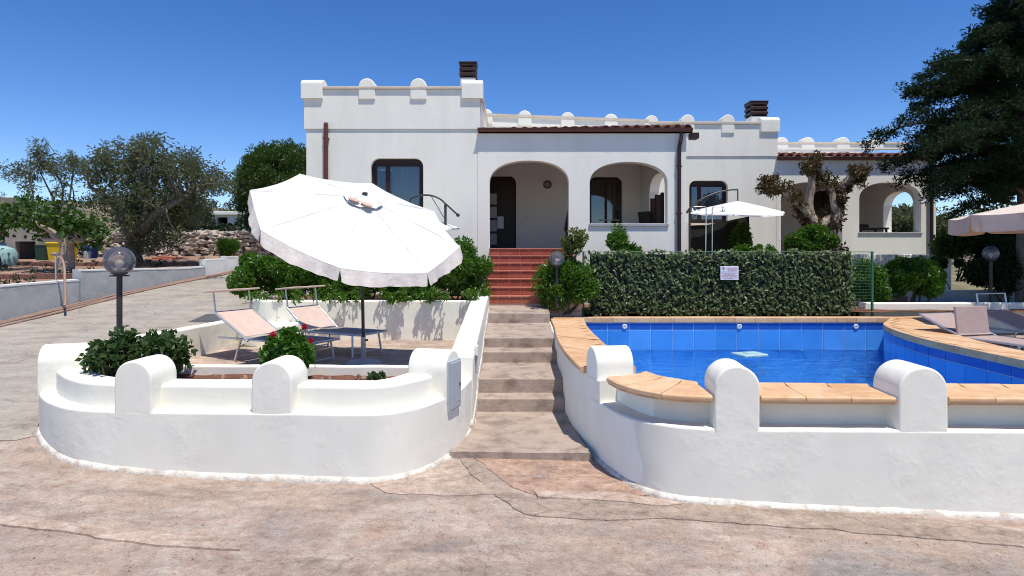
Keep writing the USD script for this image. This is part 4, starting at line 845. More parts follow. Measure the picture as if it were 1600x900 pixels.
def canopy(t, C, n, R, rot, rise, sides=8, val=.2, flare=.04, mc=None, mv=None, seed=0, vent=True, sag=.05, vmats=None):
    n = np.array(n, float); n /= np.linalg.norm(n); u = np.cross((0, 1, 0), n); u /= np.linalg.norm(u); v = np.cross(n, u); C = np.array(C, float)
    a = rot - np.arange(sides) * 2 * PI / sides; rim = C + R * (np.cos(a)[:, None] * u + np.sin(a)[:, None] * v); apex = C + n * rise
    pans, rows = [], []
    for k in range(sides):
        m, edge = panel(apex, rim[k], rim[(k + 1) % sides], sag=sag, noise=.012, seed=seed + k); pans.append(m); rows.append(edge)
    obj('canopy', cloth(cat_(pans)), mc or M['fabric'], t, smooth=25)
    for k in range(sides):
        e = rows[k]; out = (e - C); out -= n * (out @ n)[:, None]; out /= np.linalg.norm(out, axis=1, keepdims=True)
        nv = 5; vv = []; g = np.random.default_rng(seed * 31 + k); ph = g.uniform(0, 6, 3); fl = g.uniform(.4, 1.6) * flare
        J = len(e) - 1; fine = np.linspace(0, J, 33); E = np.stack([np.interp(fine, np.arange(J + 1), e[:, q]) for q in range(3)], 1); O = np.stack([np.interp(fine, np.arange(J + 1), out[:, q]) for q in range(3)], 1)
        w = fine / J; prof = np.minimum(1, np.minimum(w, 1 - w) / .06) ** .5
        for i in range(nv + 1):
            h = i / nv; wav = .008 * np.sin(w * 19 + ph[0]) + .005 * np.sin(w * 37 + ph[1]) + .022 * np.sin(w * 6 + ph[2])
            vv.append(E + [0, 0, -1] * (val * h * (.90 + .10 * prof))[:, None] + O * (fl * h + wav * h)[:, None] + (E - E.mean(0)) * (-.05 * h))
        vv = np.array(vv); kk = 33
        f = [q for i in range(nv) for j in range(kk - 1) for q in ((i * kk + j, i * kk + j + 1, (i + 1) * kk + j + 1), (i * kk + j, (i + 1) * kk + j + 1, (i + 1) * kk + j))]
        obj('valance', cloth(T(vv.reshape(-1, 3), f), .002), mv or M['valance'], t, smooth=40)
    for k in range(sides):
        e0, e1 = apex + n * .004, rim[k] + n * .004; sd = np.cross(rim[k] - apex, n); sd /= np.linalg.norm(sd)
        obj('seam', T([e0 - sd * .003, e0 + sd * .003, e1 + sd * .006, e1 - sd * .006, (e0 + e1) / 2 + n * .004], [(0, 1, 4), (1, 2, 4), (2, 3, 4), (3, 0, 4)]), M['seam'], t)
        obj('rib', tube([apex - n * .06, rim[k] - n * .025], .009, 5), M['charcoal'], t)
    return apex, n, rim, C
um = thing('garden_umbrella', 'large tilted white octagonal umbrella standing over the left sun loungers', 'umbrella')
UK = 8.75 / 9.2
apex, n, rim, C = canopy(um, (-2.207 * UK, 8.75, EYE + (2.656 - EYE) * UK), (.368, -.467, 1.0), 1.52 * UK, .2175 + PI, .34, 8, val=.155, seed=2, mv=M['valance'])
u = np.cross((0, 1, 0), n); u /= np.linalg.norm(u); v_ = np.cross(n, u)
# vent cap: small second tier lifted clear of the canopy
rv = []
vent = []
for k in range(8):
    a = .2175 + PI - np.arange(8) * PI / 4
    p = apex + n * .045 ; r1 = apex - n * .035 + .27 * (math.cos(a[k]) * u + math.sin(a[k]) * v_); r2 = apex - n * .035 + .27 * (math.cos(a[(k + 1) % 8]) * u + math.sin(a[(k + 1) % 8]) * v_)
    m, _ = panel(p, r1, r2, 6, 5, sag=-.015 if k in (3, 4, 5) else .01, noise=.02, seed=50 + k); vent.append(m)
obj('vent_cap', cloth(cat_(vent)), M['fabric'], um, smooth=30)
s = trimesh.creation.uv_sphere(radius=.03, count=[8, 12]); s.vertices *= (1.3, 1.3, .8); s.apply_translation(apex + n * .055); obj('finial', s, M['charcoal'], um, smooth=True)
for sg in (-1, 1):
    a0 = apex - n * .005 - v_ * .20 + u * (.02 + .09 * sg); m = trimesh.creation.uv_sphere(radius=1, count=[8, 14]); m.vertices = m.vertices * (.085, .045, .012); R_ = np.stack([u, v_, n], 1); m.vertices = m.vertices @ R_.T + a0 + n * .012; obj('vent_flap', m, M['peach'], um, smooth=True)
hub = apex - n * .30
obj('pole', tube([(-2.13, 9.2, .60), (-2.115, 9.06, 1.5), (-2.09, 8.9, 2.3), hub, apex], .024, 12), M['charcoal'], um, smooth=50)
obj('base_tube', tube([(-2.13, 9.2, .56), (-2.126, 9.15, .98)], .036, 14), M['alu'], um, smooth=50)
obj('clamp_knob', tube([(-2.12, 9.155, .93), (-2.06, 9.15, .93)], .014, 8), M['charcoal'], um)
obj('base', wobble(lathe([(0, .57), (.25, .57), (.25, .60), (.2, .63), (.05, .64), (0, .64)], 30, (-2.13, 9.2, 0)), .003, 6), M['cement'], um, smooth=40)
for k in range(8): obj('stretcher', tube([hub - n * .05, (apex * .5 + rim[k] * .5) - n * .03], .006, 5), M['charcoal'], um)

def cantilever(label, C, R, mast, zground, ztop, knob, rise, seed, rot=.35, sides=4, n=(0, 0, 1), val=.03):
    t = thing('cantilever_umbrella', label, 'umbrella')
    apex, n_, rim, C = canopy(t, C, n, R, rot, rise, sides, val=val, flare=.01, seed=seed, mv=M['fabric'], sag=.04)
    mast = np.array(mast); top = np.array([mast[0], mast[1], ztop])
    obj('mast', tube([(mast[0], mast[1], zground), top], .028, 12), M['charcoal'], t, smooth=50)
    d = apex - top; knob = np.array(knob)
    arc = [knob, top + (knob - top) * .0 + [0, 0, .0]] + [top + d * s + np.array([0, 0, 1]) * (.30 * math.sin(PI * (s ** .8) * .62)) for s in np.linspace(.12, 1, 10)]
    obj('arm', tube(smooth_path(arc, 2), .02, 10), M['charcoal'], t, smooth=50)
    obj('hanger', tube([arc[-1], apex - [0, 0, .02]], .016, 8), M['charcoal'], t)
    s = trimesh.creation.icosphere(subdivisions=2, radius=.04); s.apply_translation(knob); obj('arm_end', s, M['charcoal'], t, smooth=True)
    obj('brace', tube([top - [0, 0, .35], arc[5]], .009, 6), M['charcoal'], t)
    obj('base', cat_([bx(mast[0] - .45, mast[0] + .45, mast[1] - .04, mast[1] + .04, zground, zground + .05), bx(mast[0] - .04, mast[0] + .04, mast[1] - .45, mast[1] + .45, zground + .051, zground + .1)]), M['charcoal'], t)
    return t
q = P(1152, 331, 15.8)
cantilever('white cantilever umbrella in front of the far villa window, beside the shower pipes', (q[0], q[1], q[2]), 1.22, P(1077.5, 335, 15.6), 1.0, P(0, 325.5, 15.6)[2], P(1073, 331, 15.6), .27, 5, rot=.12, sides=6, n=(0, -.12, 1))
q = P(640, 352, 13.6)
cantilever('white cantilever umbrella almost hidden behind the large tilted umbrella', (q[0], q[1], q[2]), 1.06, P(696, 340, 13.5), 1.28, P(0, 318, 13.5)[2], P(715.5, 336, 13.3), .28, 7, rot=.0, sides=6, n=(.05, -.05, 1))
t = thing('garden_umbrella', 'beige edged umbrella on the right over the pool deck loungers', 'umbrella')
C3 = (9.42, 11.0, 2.90)
apex, n, rim, C = canopy(t, C3, (-.05, .03, 1), 1.60, PI + .05, .25, 8, val=.28, flare=.02, seed=9, mv=M['peach'], mc=M['cream2'])
obj('pole', tube([(9.42, 11.0, .56), apex], .024, 12), M['charcoal'], t, smooth=50)
obj('base', lathe([(0, .56), (.27, .56), (.27, .6), (.05, .63), (0, .63)], 28, (9.42, 11.0, 0)), M['cement'], t, smooth=40)

def lounger(name, label, loc, ang, seat_len=1.12, back_ang=.56, can=True, sl='sling', canopy_state='up', h=.36, group=None, seat_sl=None, bl=.78):
    """Local +x runs from the foot end to the head end."""
    t = thing(name, label, 'sun lounger', loc, ang, group); W = .33; S = M[sl]
    def rail(p, nm='frame_rail', r=.016): obj(nm, tube(p, r, 8), M['alu'], t, smooth=50)
    hb = lambda s: np.array([seat_len + bl * s * math.cos(back_ang), 0, h + bl * s * math.sin(back_ang)])
    for sy in (-1, 1):
        y = sy * W
        rail([(0, y, h), (seat_len + .55, y, h)])
        p0, p1 = hb(-.12), hb(1); rail([(p0[0], y + sy * .012, p0[2] + .02), (p1[0], y + sy * .012, p1[2] + .02)], 'back_rail')
        for x, dx in ((.16, -.04), (seat_len + .1, .1)):
            rail([(x, y - sy * .02, h), (x + dx, y + sy * .015, 0)], 'leg')
    for x in (.12, seat_len + .2): rail([(x, -W, .05), (x, W, .05)], 'cross_bar', .010)
    rail([(0, -W, h), (0, W, h)], 'end_bar'); p1 = hb(1); rail([(p1[0], -W, p1[2] + .02), (p1[0], W, p1[2] + .02)], 'end_bar')
    def sling(a, b, nm, S=S):
        g = grid_sheet(np.linspace(0, 1, 13), np.linspace(-W + .01, W - .01, 9), lambda x, y: 0 * x); v = g.vertices
        sag = -.03 * (1 - (v[:, 1] / W) ** 2) * 4 * v[:, 0] * (1 - v[:, 0]); a = np.array(a); b = np.array(b)
        p = a + (b - a) * v[:, :1]; p[:, 1] = v[:, 1]; p[:, 2] += sag + .012; obj(nm, cloth(T(p, g.faces), .004), S, t, smooth=30)
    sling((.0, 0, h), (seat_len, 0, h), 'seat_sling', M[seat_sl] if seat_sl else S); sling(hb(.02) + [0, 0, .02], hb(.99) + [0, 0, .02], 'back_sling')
    hd = hb(1) + [0, 0, .02]
    if can:
        up = np.array([.05, 0, .32]) if canopy_state != 'down' else np.array([-.22, 0, .25])
        for sy in ((-1, 1) if canopy_state != 'down' else ()): obj('canopy_arm', tube([hd + [0, sy * W, 0], hd + up + [0, sy * W, 0]], .013, 8), M['alu'], t)
        c = hd + up
        if canopy_state == 'up':
            m = bx(-.17, .17, -W - .07, W + .07, -.012, .012, .006); m.apply_transform(trimesh.transformations.rotation_matrix(.10, (0, 1, 0))); m.apply_translation(c)
        else:
            m = bx(-.02, .02, -.32, .32, 0, .46, .008); m.apply_transform(trimesh.transformations.rotation_matrix(.12, (0, 1, 0))); m.apply_translation(hd + [-.66, 0, -.28])
        if canopy_state != 'arms': obj('sunshade', m, S, t)
        else: obj('canopy_bar', tube([c + [0, -W, 0], c + [0, W, 0]], .012, 8), M['alu'], t)
    return t
AX = math.atan2(.45, -.89)
AX2 = math.atan2(.965, -.26)
G1 = 'sun loungers on the left terrace'
def at_foot(x, y, z): return (x, y, z)
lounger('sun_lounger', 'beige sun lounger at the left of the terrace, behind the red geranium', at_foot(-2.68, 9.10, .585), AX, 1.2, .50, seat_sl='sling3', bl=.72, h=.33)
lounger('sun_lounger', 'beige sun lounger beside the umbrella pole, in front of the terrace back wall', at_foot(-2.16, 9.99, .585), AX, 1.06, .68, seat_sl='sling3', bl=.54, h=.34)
lounger('sun_lounger', 'taupe sun lounger beside the pool coping with its shade board folded down', (7.55, 9.03, .505), AX2, 1.02, .36, canopy_state='down', sl='sling2')
lounger('sun_lounger', 'taupe sun lounger at the right picture edge with raised shade arms', (9.11, 9.8, .505), AX2, 1.02, .32, sl='sling2', canopy_state='arms')

# ivy screen fence behind the pool
fe = thing('ivy_screen', 'wire fence clad with artificial ivy leaves behind the far pool edge', 'fence')
FY = 13.05; fx = lambda px: (px - 800) / F * FY; FZ0, FZ1 = .94, 2.20
for px in (912, 1050, 1190, 1330, 1365): obj('post', bx(fx(px) - .02, fx(px) + .02, FY + .03, FY + .07, .8, FZ1 + .02, .004), M['netting'], fe)
wires = [tube([(fx(912), FY + .05, z), (fx(1365), FY + .05, z)], .0022, 4, False) for z in np.arange(FZ0 + .02, FZ1 + .01, .06)] + [tube([(x, FY + .05, FZ0), (x, FY + .05, FZ1)], .0022, 4, False) for x in np.r_[np.arange(fx(912), fx(936), .05), np.arange(fx(1328), fx(1365), .05)]]
obj('top_wire', tube([(fx(912), FY + .05, FZ1 + .01), (fx(1365), FY + .05, FZ1 + .01)], .007, 5), M['netting'], fe)
tag(obj('wire_mesh', cat_(wires), M['netting'], fe), kind='stuff')
obj('backing_mat', bx(fx(922), fx(1330), FY + .012, FY + .02, FZ0, FZ1 - .04), M['shadecloth'], fe)
g = np.random.default_rng(21); N = 4600
x = g.uniform(fx(913), fx(1334), N); z = g.uniform(FZ0 - .02, FZ1 + .03, N); z += .03 * np.sin(x * 9) * (z > FZ1 - .1)
keep = (x > fx(926)) & (x < fx(1327)) | (g.random(N) < .45); x, z = x[keep], z[keep]; N = len(x)
pos = np.c_[x, FY - .015 - .085 * g.random(N), z]
ax = np.c_[.9 * g.normal(size=N), -.35 + .25 * g.normal(size=N), -.75 + .45 * g.normal(size=N)]; nr = np.c_[.6 * g.normal(size=N), -np.ones(N), 1.5 + .8 * g.normal(size=N)]
tag(obj('ivy_leaves', leaves(pos, ax, nr, .078 + .05 * g.random(N), .5, .1), L['ivy'], fe), kind='stuff')
sg = thing('warning_sign', 'small white plastic notice with faded red print on the ivy screen', 'sign')
sx0, sx1, sz0, sz1 = fx(1122) , fx(1150), EYE - (437 - HY) / F * FY, EYE - (415.5 - HY) / F * FY
obj('board', bx(sx0, sx1, FY - .15, FY - .144, sz0, sz1, .002), M['sign'], sg)
for i, (z, a, b, mm) in enumerate([(.86, .38, .92, 'signred'), (.79, .3, .96, 'signred'), (.70, .42, .9, 'signred'), (.60, .06, .94, 'signgrey'), (.50, .06, .9, 'signgrey'), (.42, .2, .8, 'signred'), (.34, .05, .95, 'signred'), (.26, .1, .9, 'signgrey'), (.17, .05, .95, 'signred'), (.1, .2, .7, 'signgrey')]):
    w, hh = sx1 - sx0, sz1 - sz0; x = sx0 + a * w; gg = np.random.default_rng(i)
    while x < sx0 + b * w - .01:
        l = gg.uniform(.012, .04); obj('print_line', bx(x, min(x + l, sx0 + b * w), FY - .1525, FY - .1495, sz0 + z * hh - .006, sz0 + z * hh + .004), M[mm], sg); x += l + .009
tri = lathe([(0, 0), (.03, 0), (.03, .003), (0, .003)], 16); disc(tri, (sx0 + .06, FY - .1495, sz0 + .83 * (sz1 - sz0))); obj('pictogram', tri, M['signgrey'], sg)
for a in (.3, .7): obj('tie', tube([(sx0 + a * (sx1 - sx0), FY - .145, sz1 - .01), (sx0 + a * (sx1 - sx0), FY - .02, sz1 + .03)], .003, 5), M['whiteplastic'], sg)

scn = thing('shade_screen', 'dark green shade cloth panel fixed behind the shower pipes', 'screen')
YS = 17.0; a, b = P(1079, 351, YS), P(1170, 337, YS)
sc_p = [P(1079, 352, YS), P(1107, 351, YS), P(1170, 338, YS)]
obj('cloth', wall_xz(Polygon([(a[0], 1.0), (b[0], 1.0)] + [(p_[0], p_[2]) for p_ in sc_p[::-1]]), YS, YS + .012), M['shadecloth'], scn)
for p_ in sc_p: obj('post', tube([(p_[0], YS + .03, .9), (p_[0], YS + .03, p_[2] + .03)], .02, 8), M['charcoal'], scn)
obj('top_rail', tube([sc_p[0] + [0, -.02, 0], sc_p[1] + [0, -.02, 0]], .015, 6), M['capstone'], scn)
for i, (px0, px1, y0, label) in enumerate([(1103.5, 1082, 392, 'tall chrome outdoor shower pipe with its head to the left'), (1113, 1130, 348, 'shorter chrome shower pipe with its head to the right')]):
    YD = 15.0 if i == 0 else 15.2; t = thing('outdoor_shower', label, 'shower', group=None)
    top = 323
    pts = [P(px0 - (1.5 if i == 0 else 0), 430 if i == 0 else 425, YD), P(px0, top + 3, YD), P(px0 + (-2 if i == 0 else 2), top, YD), P(px1 + (3 if i == 0 else -2), top, YD), P(px1, top + 1.5, YD), P(px1, top + 4, YD)]
    obj('pipe', tube(pts, .014, 8), M['chrome'], t, smooth=50); hpos = pts[-1]
    obj('shower_head', lathe([(0, .02), (.012, .02), (.035, -.02), (.045, -.035), (0, -.035)], 14, hpos), M['chrome'], t, smooth=40)
    obj('bracket', tube([P(px0, 332, YD), P(px0 + (4.5 if i == 0 else -4.5), 332, YD)], .010, 6), M['chrome'], t)

# ------------------------------------------------------------------ left background: retaining wall, hose, garden, walls, hut, bins
rw = thing('driveway_wall', 'grey retaining wall with paler top along the sloping driveway', 'garden wall')
RWP = [((-10.9, 9.5), 1.40), ((-10.55, 11.0), 1.48), ((-9.95, 14.7), 1.575), ((-9.94, 14.75), 1.80), ((-9.3, 18.3), 1.77), ((-9.12, 19.0), 1.80), ((-9.11, 19.05), 2.0), ((-8.9, 19.9), 2.02), ((-8.89, 19.95), 2.1), ((-8.6, 21.3), 2.08)]
for i, (a, b) in enumerate([(0, 2), (3, 5), (6, 7), (8, 9)]):
    path = [RWP[k][0] for k in range(a, b + 1)]; zt_ = [RWP[k][1] for k in range(a, b + 1)]
    sec = rounded_section([(0, -.3), (.22, -.3), (.22, 1.0), (0, 1.0)], .012, .12)
    obj('wall_body', sweep(sec, path[::1], ztop=lambda u: float(np.interp(u, np.linspace(0, 1, len(zt_)), zt_)), step=.15, seed=60 + i, amp=.012), M['cement'] if i < 2 else M['palewall'], rw, smooth=50)
    pz = resample(np.c_[np.array(path), np.array(zt_)], .15)
    obj('pale_top', sweep(np.array([(-.008, -.03), (.228, -.03), (.228, .008), (.11, .014), (-.008, .008)]), pz, step=.15, amp=.004, seed=70 + i), M['palewall'], rw, smooth=50)  # paler strip along the top of each wall run
hs = thing('garden_hose', 'orange brown garden hose lying along the foot of the driveway wall', 'hose')
for k, off in enumerate((.06, .16, .24)):
    g = np.random.default_rng(k); pts = []
    for s in np.linspace(0, 1, 60):
        y = 9.6 + s * 11.6; x = np.interp(y, [9.5, 11, 14.7, 18.3, 21.5], [-10.9, -10.55, -9.95, -9.3, -8.55]) + off + .05 * math.sin(s * (9 + 3 * k) + k) + (.25 * (1 - s) ** 3 * (k + 1) if s < .5 else 0) + .45 * max(0, s - .75) * k
        pts.append((x, y, float(ground_z(x, y)) + .03))
    obj('hose_run', tube(smooth_path(pts, 1), .022, 7), M['hose'], hs, smooth=50)
tp = P(96, 410, 13.9); 
obj('hose_drop', tube(smooth_path([P(90, 402, 14.0), P(97, 403, 13.95), P(101, 418, 13.8), P(101, 436, 13.6), P(102.5, 470, 13.4), P(101, 478, 13.3)], 2), .026, 8), M['hose'], hs, smooth=50)
tap = thing('standpipe', 'grey standpipe tap rising behind the driveway wall', 'tap')
obj('pipe', tube([P(88, 442, 14.2), P(86.5, 400, 14.2)], .02, 8), M['chrome'], tap, smooth=50); obj('cross_bar', tube([P(80, 398.5, 14.2), P(95, 398.5, 14.2)], .018, 8), M['chrome'], tap); obj('tap_handle', bx(*(lambda p: (p[0] - .05, p[0] + .05, p[1] - .02, p[1] + .02, p[2], p[2] + .03))(P(86, 396, 14.2))), M['chrome'], tap)
dg = thing('drain_grate', 'dark metal drain cover set in the driveway', 'drain cover')
p0 = np.array([-6.45, 12.75]); gx, gy = 1.0, .75
zz = lambda x, y: float(gz_rough(np.array(x), np.array(y)))
def on_drive(x0, x1, y0, y1, lift, th):
    v = np.array([(x, y, zz(x, y) + lift - k * th) for k in (0, 1) for x, y in ((x0, y0), (x1, y0), (x1, y1), (x0, y1))]); return trimesh.convex.convex_hull(v)
obj('frame', on_drive(p0[0], p0[0] + gx, p0[1], p0[1] + gy, .014, .02), M['iron'], dg)
for k in range(8): obj('bar', on_drive(p0[0] + .05 + k * .115, p0[0] + .12 + k * .115, p0[1] + .05, p0[1] + gy - .05, .024, .012), M['iron'], dg)
# garden soil behind the wall
def bed(x, y): return 1.33 + .055 * np.clip(y - 11, 0, 20) + .10 * (meshkit.fbm(np.stack([x, y, 0 * x], -1) * .8, 4, 8) - .5)
struct('garden_soil', grid_sheet(np.linspace(-34, -8.5, 120), np.linspace(9, 26.5, 90), bed, lambda c: c[:, 0] < np.interp(c[:, 1], [9, 11, 14.7, 18.3, 21.5, 27], [-11.0, -10.7, -10.1, -9.45, -8.75, -8.6])), M['drysoil'], smooth=True)
for i, (y, x0, x1, h_, lab) in enumerate([(15.4, -14.6, -10.3, .13, 'low brown brick edging row nearest the driveway wall'), (19.6, -17.5, -9.9, .12, 'low brown brick edging row in front of the yellow bin')]):
    t = thing('brick_edging', lab, 'edging')
    g = np.random.default_rng(i)
    for x in np.arange(x0, x1, .34):
        z = float(bed(np.array(x), np.array(y))); obj('brick', bx(x, x + .325, y + g.normal(0, .01), y + .16, z - .1, z + h_ + g.normal(0, .008), .01), M['edgebrick'], t)
def stone_mesh(c, s, g):
    b = trimesh.creation.icosphere(subdivisions=1, radius=1.0); b.vertices = np.sign(b.vertices) * np.abs(b.vertices) ** .75
    b.vertices = b.vertices * (1 + .22 * g.normal(size=(len(b.vertices), 1))) * (np.array(s) * .56); rotz(b, g.normal(0, .2)); b.apply_translation(c); return b
def dry_wall(label, path, h, base, n_parts=300, sx=.30, sz=.17, seed=0, jit=.3):
    t = thing('dry_stone_wall', label, 'stone wall'); g = np.random.default_rng(seed); p = resample(np.array(path), sx); rest = []; cnt = 0
    m = sweep(np.array([(.08, -.4), (.5, -.4), (.5, 1.0), (.08, 1.0)]), np.array(path), step=.4, amp=.04, seed=seed, ztop=lambda u: h * .93); m.apply_translation((0, 0, base)); obj('rubble_core', m, M['rubble'], t)
    items = []
    for r in range(int(h / sz) + 1):
        for q in p: items.append((q[0] + g.uniform(-jit, jit) * sx, q[1], base + r * sz + g.normal(0, .03)))
    for q in p: items += [(q[0], q[1] + .25, base + h + g.normal(0, .03))]
    for x, y, z in items:
        s = (sx * g.uniform(.7, 1.35), .26 * g.uniform(.7, 1.3), sz * g.uniform(.75, 1.35)); st = stone_mesh((x, y + g.normal(0, .03), z), s, g)
        if cnt < n_parts: obj('stone', st, M['stone'][g.integers(4)], t); cnt += 1
        else: rest.append(st)
    if rest: tag(obj('small_stones', cat_(rest), M['stone'][0], t), kind='stuff')
dry_wall('dry stone boundary wall behind the olive tree on the left', [(-17, 24.6), (-13, 24.8), (-10, 25.2), (-6.5, 25.6)], 1.05, 1.95, 300, .27, .145, 3)
dry_wall('dry stone wall behind the shrubs at the far right', [(13.0, 24.5), (17, 24.2), (22, 24.0)], 1.15, 1.5, 120, .36, .2, 5)
ts = thing('tile_pile', 'stacked reddish slabs leaning by the dry stone wall', 'slabs')
g = np.random.default_rng(2)
for k in range(4):
    p_ = P(284 - 8 * k, 404 + 3.0 * k, 23.5 - .5 * k); b = bx(-.75, .75, -.3, .3, -.05, .05, .015); b.apply_transform(trimesh.transformations.rotation_matrix(.09, (0, 1, 0))); b.apply_translation(p_); obj('slab', b, M['redtile'][k % 3] if k % 2 else M['pot'], ts)
hut = thing('garden_hut', 'small bare concrete hut with a dark opening at the far left', 'shed')
q0, q1 = P(8, 404, 22.5), P(60, 404, 22.5)
obj('wall', wall_xz(Polygon([(q0[0], 1.6), (q1[0], 1.6), (q1[0], 3.0), (q1[0] - .35, 3.28), (q0[0] + .25, 3.28), (q0[0], 3.05)]).difference(sbox(q0[0] + .35, 1.4, q1[0] - .1, 2.62)), 22.5, 22.7), M['hutc'], hut)
obj('side_wall', bx(q0[0], q0[0] + .2, 22.7, 24.5, 1.6, 3.0), M['hutc'], hut); obj('side_wall', bx(q1[0] - .2, q1[0], 22.7, 24.5, 1.6, 3.0), M['hutc'], hut)
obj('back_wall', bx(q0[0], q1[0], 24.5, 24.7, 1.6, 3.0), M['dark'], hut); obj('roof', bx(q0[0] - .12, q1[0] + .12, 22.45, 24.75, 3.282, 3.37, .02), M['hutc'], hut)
def bin_(name, label, px0, px1, py0, py1, d, m_, lid=True):
    a, b = P(px0, py1, d), P(px1, py0, d); w = b[0] - a[0]; t = thing(name, label, 'bin')
    cx, zb, zt_ = (a[0] + b[0]) / 2, a[2] - .04, b[2]
    v = [(cx + sx * w * .40, d + .1 + sy * w * .38 + .3, zb) for sx in (-1, 1) for sy in (-1, 1)] + [(cx + sx * w * .48, d + .1 + sy * w * .46 + .3, zt_ - .06) for sx in (-1, 1) for sy in (-1, 1)]
    obj('body', trimesh.convex.convex_hull(np.array(v)), m_, t)
    if lid: obj('lid', bx(cx - w / 2, cx + w / 2, d + .4 - w * .5, d + .4 + w * .5, zt_ - .062, zt_, .02), m_, t); obj('hinge', tube([(cx - w * .4, d + .4 + w * .5, zt_ - .03), (cx + w * .4, d + .4 + w * .5, zt_ - .03)], .025, 6), m_, t)
bin_('waste_bin', 'yellow plastic bin with a lid beside the fig trunk', 68, 101, 378, 405, 20.5, M['yellow'])
bin_('waste_bin', 'dark green plastic bin half hidden by the hut', 45, 62, 382, 405, 21.0, M['greenbin'])
bin_('plastic_tub', 'blue plastic tub behind the fig trunk', 121, 137, 381, 402, 20.5, M['bluebin'], False)
bin_('plastic_tub', 'small white plastic canister in front of the blue tub', 119, 127, 393, 403, 19.9, M['whiteplastic'], True)
tk = thing('water_tank', 'pale teal round water tank at the left picture edge', 'tank'); q = P(2, 402, 19.5)
m = lathe([(0, -.42), (.32, -.40), (.42, -.2), (.42, .1), (.34, .26), (.12, .34), (.12, .38), (0, .38)], 24, (q[0], q[1], q[2])); obj('body', m, M['teal'], tk, smooth=40)
obj('cap', lathe([(0, .38), (.13, .38), (.13, .42), (0, .42)], 16, (q[0], q[1], q[2])), M['bluebin'], tk)
bg = thing('white_bungalow', 'small flat roofed white bungalow on the hillside beside the pine', 'house')
q = P(330, 357, 45); q2 = P(384, 357, 45); zb = q[2] - .8
obj('wall', wall_xz(Polygon([(q[0], zb), (q2[0], zb), (q2[0], zb + 1.75), (q[0], zb + 1.75)]).difference(sbox(q[0] + .35, zb + .7, q[0] + 1.15, zb + 1.6)).difference(sbox(q2[0] - .65, zb + .8, q2[0] - .35, zb + 1.4)), 45, 45.3), H, bg)
obj('wall', bx(q2[0] - .3, q2[0], 45.3, 49, zb, zb + 1.75), H, bg); obj('wall', bx(q[0], q[0] + .3, 45.3, 49, zb, zb + 1.75), H, bg); obj('room_back', bx(q[0] + .3, q2[0] - .3, 46, 46.1, zb, zb + 1.75), M['dark'], bg)
obj('roof', bx(q[0] - .25, q2[0] + .1, 44.7, 49.2, zb + 1.752, zb + 2.0, .02), H, bg); obj('window', bx(q[0] + .35, q[0] + 1.15, 45.2, 45.24, zb + .7, zb + 1.6), M['glass'], bg)
hw = thing('hill_wall', 'dark old stone wall along the crest behind the hut', 'stone wall')
for k in range(1):
    pts = [P(-120, 299, 48), P(0, 307, 46), P(60, 315, 45), P(130, 326, 44)]
    obj('wall_body', sweep(np.array([(0, -2.6), (-.5, -2.6), (-.5, 0), (0, .0)]), np.array(pts), step=.4, amp=.12, seed=5), M['rubble'], hw, smooth=40)

# ------------------------------------------------------------------ vegetation
def limb(a, b, r0, r1, g, bend=.12, n=9):
    a, b = np.array(a, float), np.array(b, float); L_ = np.linalg.norm(b - a); t = np.linspace(0, 1, n)[:, None]
    off = g.normal(0, bend * L_, 3); off2 = g.normal(0, bend * .4 * L_, 3)
    p = a + (b - a) * t + off * np.sin(PI * t) + off2 * np.sin(2 * PI * t)
    return p, np.linspace(r0, r1, n)
def bush(name, label, cat, c, R, n_cl, n_leaf, size, lm, seed, zbase=None, width=.45, stems=5, cr=.42, group=None, flat_bottom=True, flowers=None):
    t = thing(name, label, cat, group=group); g = np.random.default_rng(seed); c = np.array(c, float); R = np.array(R, float)
    d = g.normal(size=(n_cl, 3)); d /= np.linalg.norm(d, axis=1, keepdims=True); d[:, 2] = np.where(d[:, 2] < -.8, -d[:, 2], d[:, 2])
    cc = c + d * R * (.45 + .4 * g.random((n_cl, 1))); rr = cr * R.min() * (.65 + .7 * g.random(n_cl))
    m = clump(np.vstack([cc, c[None]]), np.r_[rr, R.min() * .55], n_leaf, size, seed + 1, shell=.3, width=width, droop=.1)
    if zbase is not None: m.vertices[:, 2] = np.maximum(m.vertices[:, 2], zbase + .02 * np.sin(m.vertices[:, 0] * 40))
    obj('foliage', m, lm, t)
    zb = zbase if zbase is not None else c[2] - R[2]
    st = []
    for k in range(stems):
        e = cc[g.integers(n_cl)]; p, r = limb((c[0] + g.normal(0, .12 * R[0]), c[1] + g.normal(0, .12 * R[1]), zb - .08), e, .022, .007, g); st.append(tube(p, r, 6))
    obj('stems', cat_(st), M['stem'], t)
    if flowers:
        for k, (px, py, d_) in enumerate(flowers):
            q = P(px, py, d_); gg = np.random.default_rng(k + 40); dd = gg.normal(size=(34, 3)); dd /= np.linalg.norm(dd, axis=1, keepdims=True)
            obj('flower', leaves(q + dd * .022, dd + gg.normal(size=dd.shape) * .5, dd, .034, .8, .1), M['petal'], t)
            obj('flower_stalk', tube([q, q + [.02, .01, -.12], q + [.03, .05, -.3]], .004, 5), L['geranium'], t)
    return t
HL = L['hedge']
bush('hedge_bush', 'glossy green bush at the left end of the hedge above the terrace wall', 'bush', P(405, 435, 12.6), (.68, .6, .47), 26, 420, .085, HL, 101, 1.21)
bush('hedge_bush', 'glossy green hedge bush behind the shade of the left sun lounger', 'bush', P(478, 436, 12.5), (.66, .62, .47), 28, 420, .085, HL, 102, 1.21)
bush('hedge_bush', 'glossy green hedge bush directly behind the umbrella pole', 'bush', P(555, 438, 12.5), (.7, .62, .45), 28, 420, .085, HL, 103, 1.21)
bush('hedge_bush', 'glossy green hedge bush under the right edge of the large umbrella', 'bush', P(632, 438, 12.45), (.66, .6, .47), 28, 420, .085, HL, 104, 1.21)
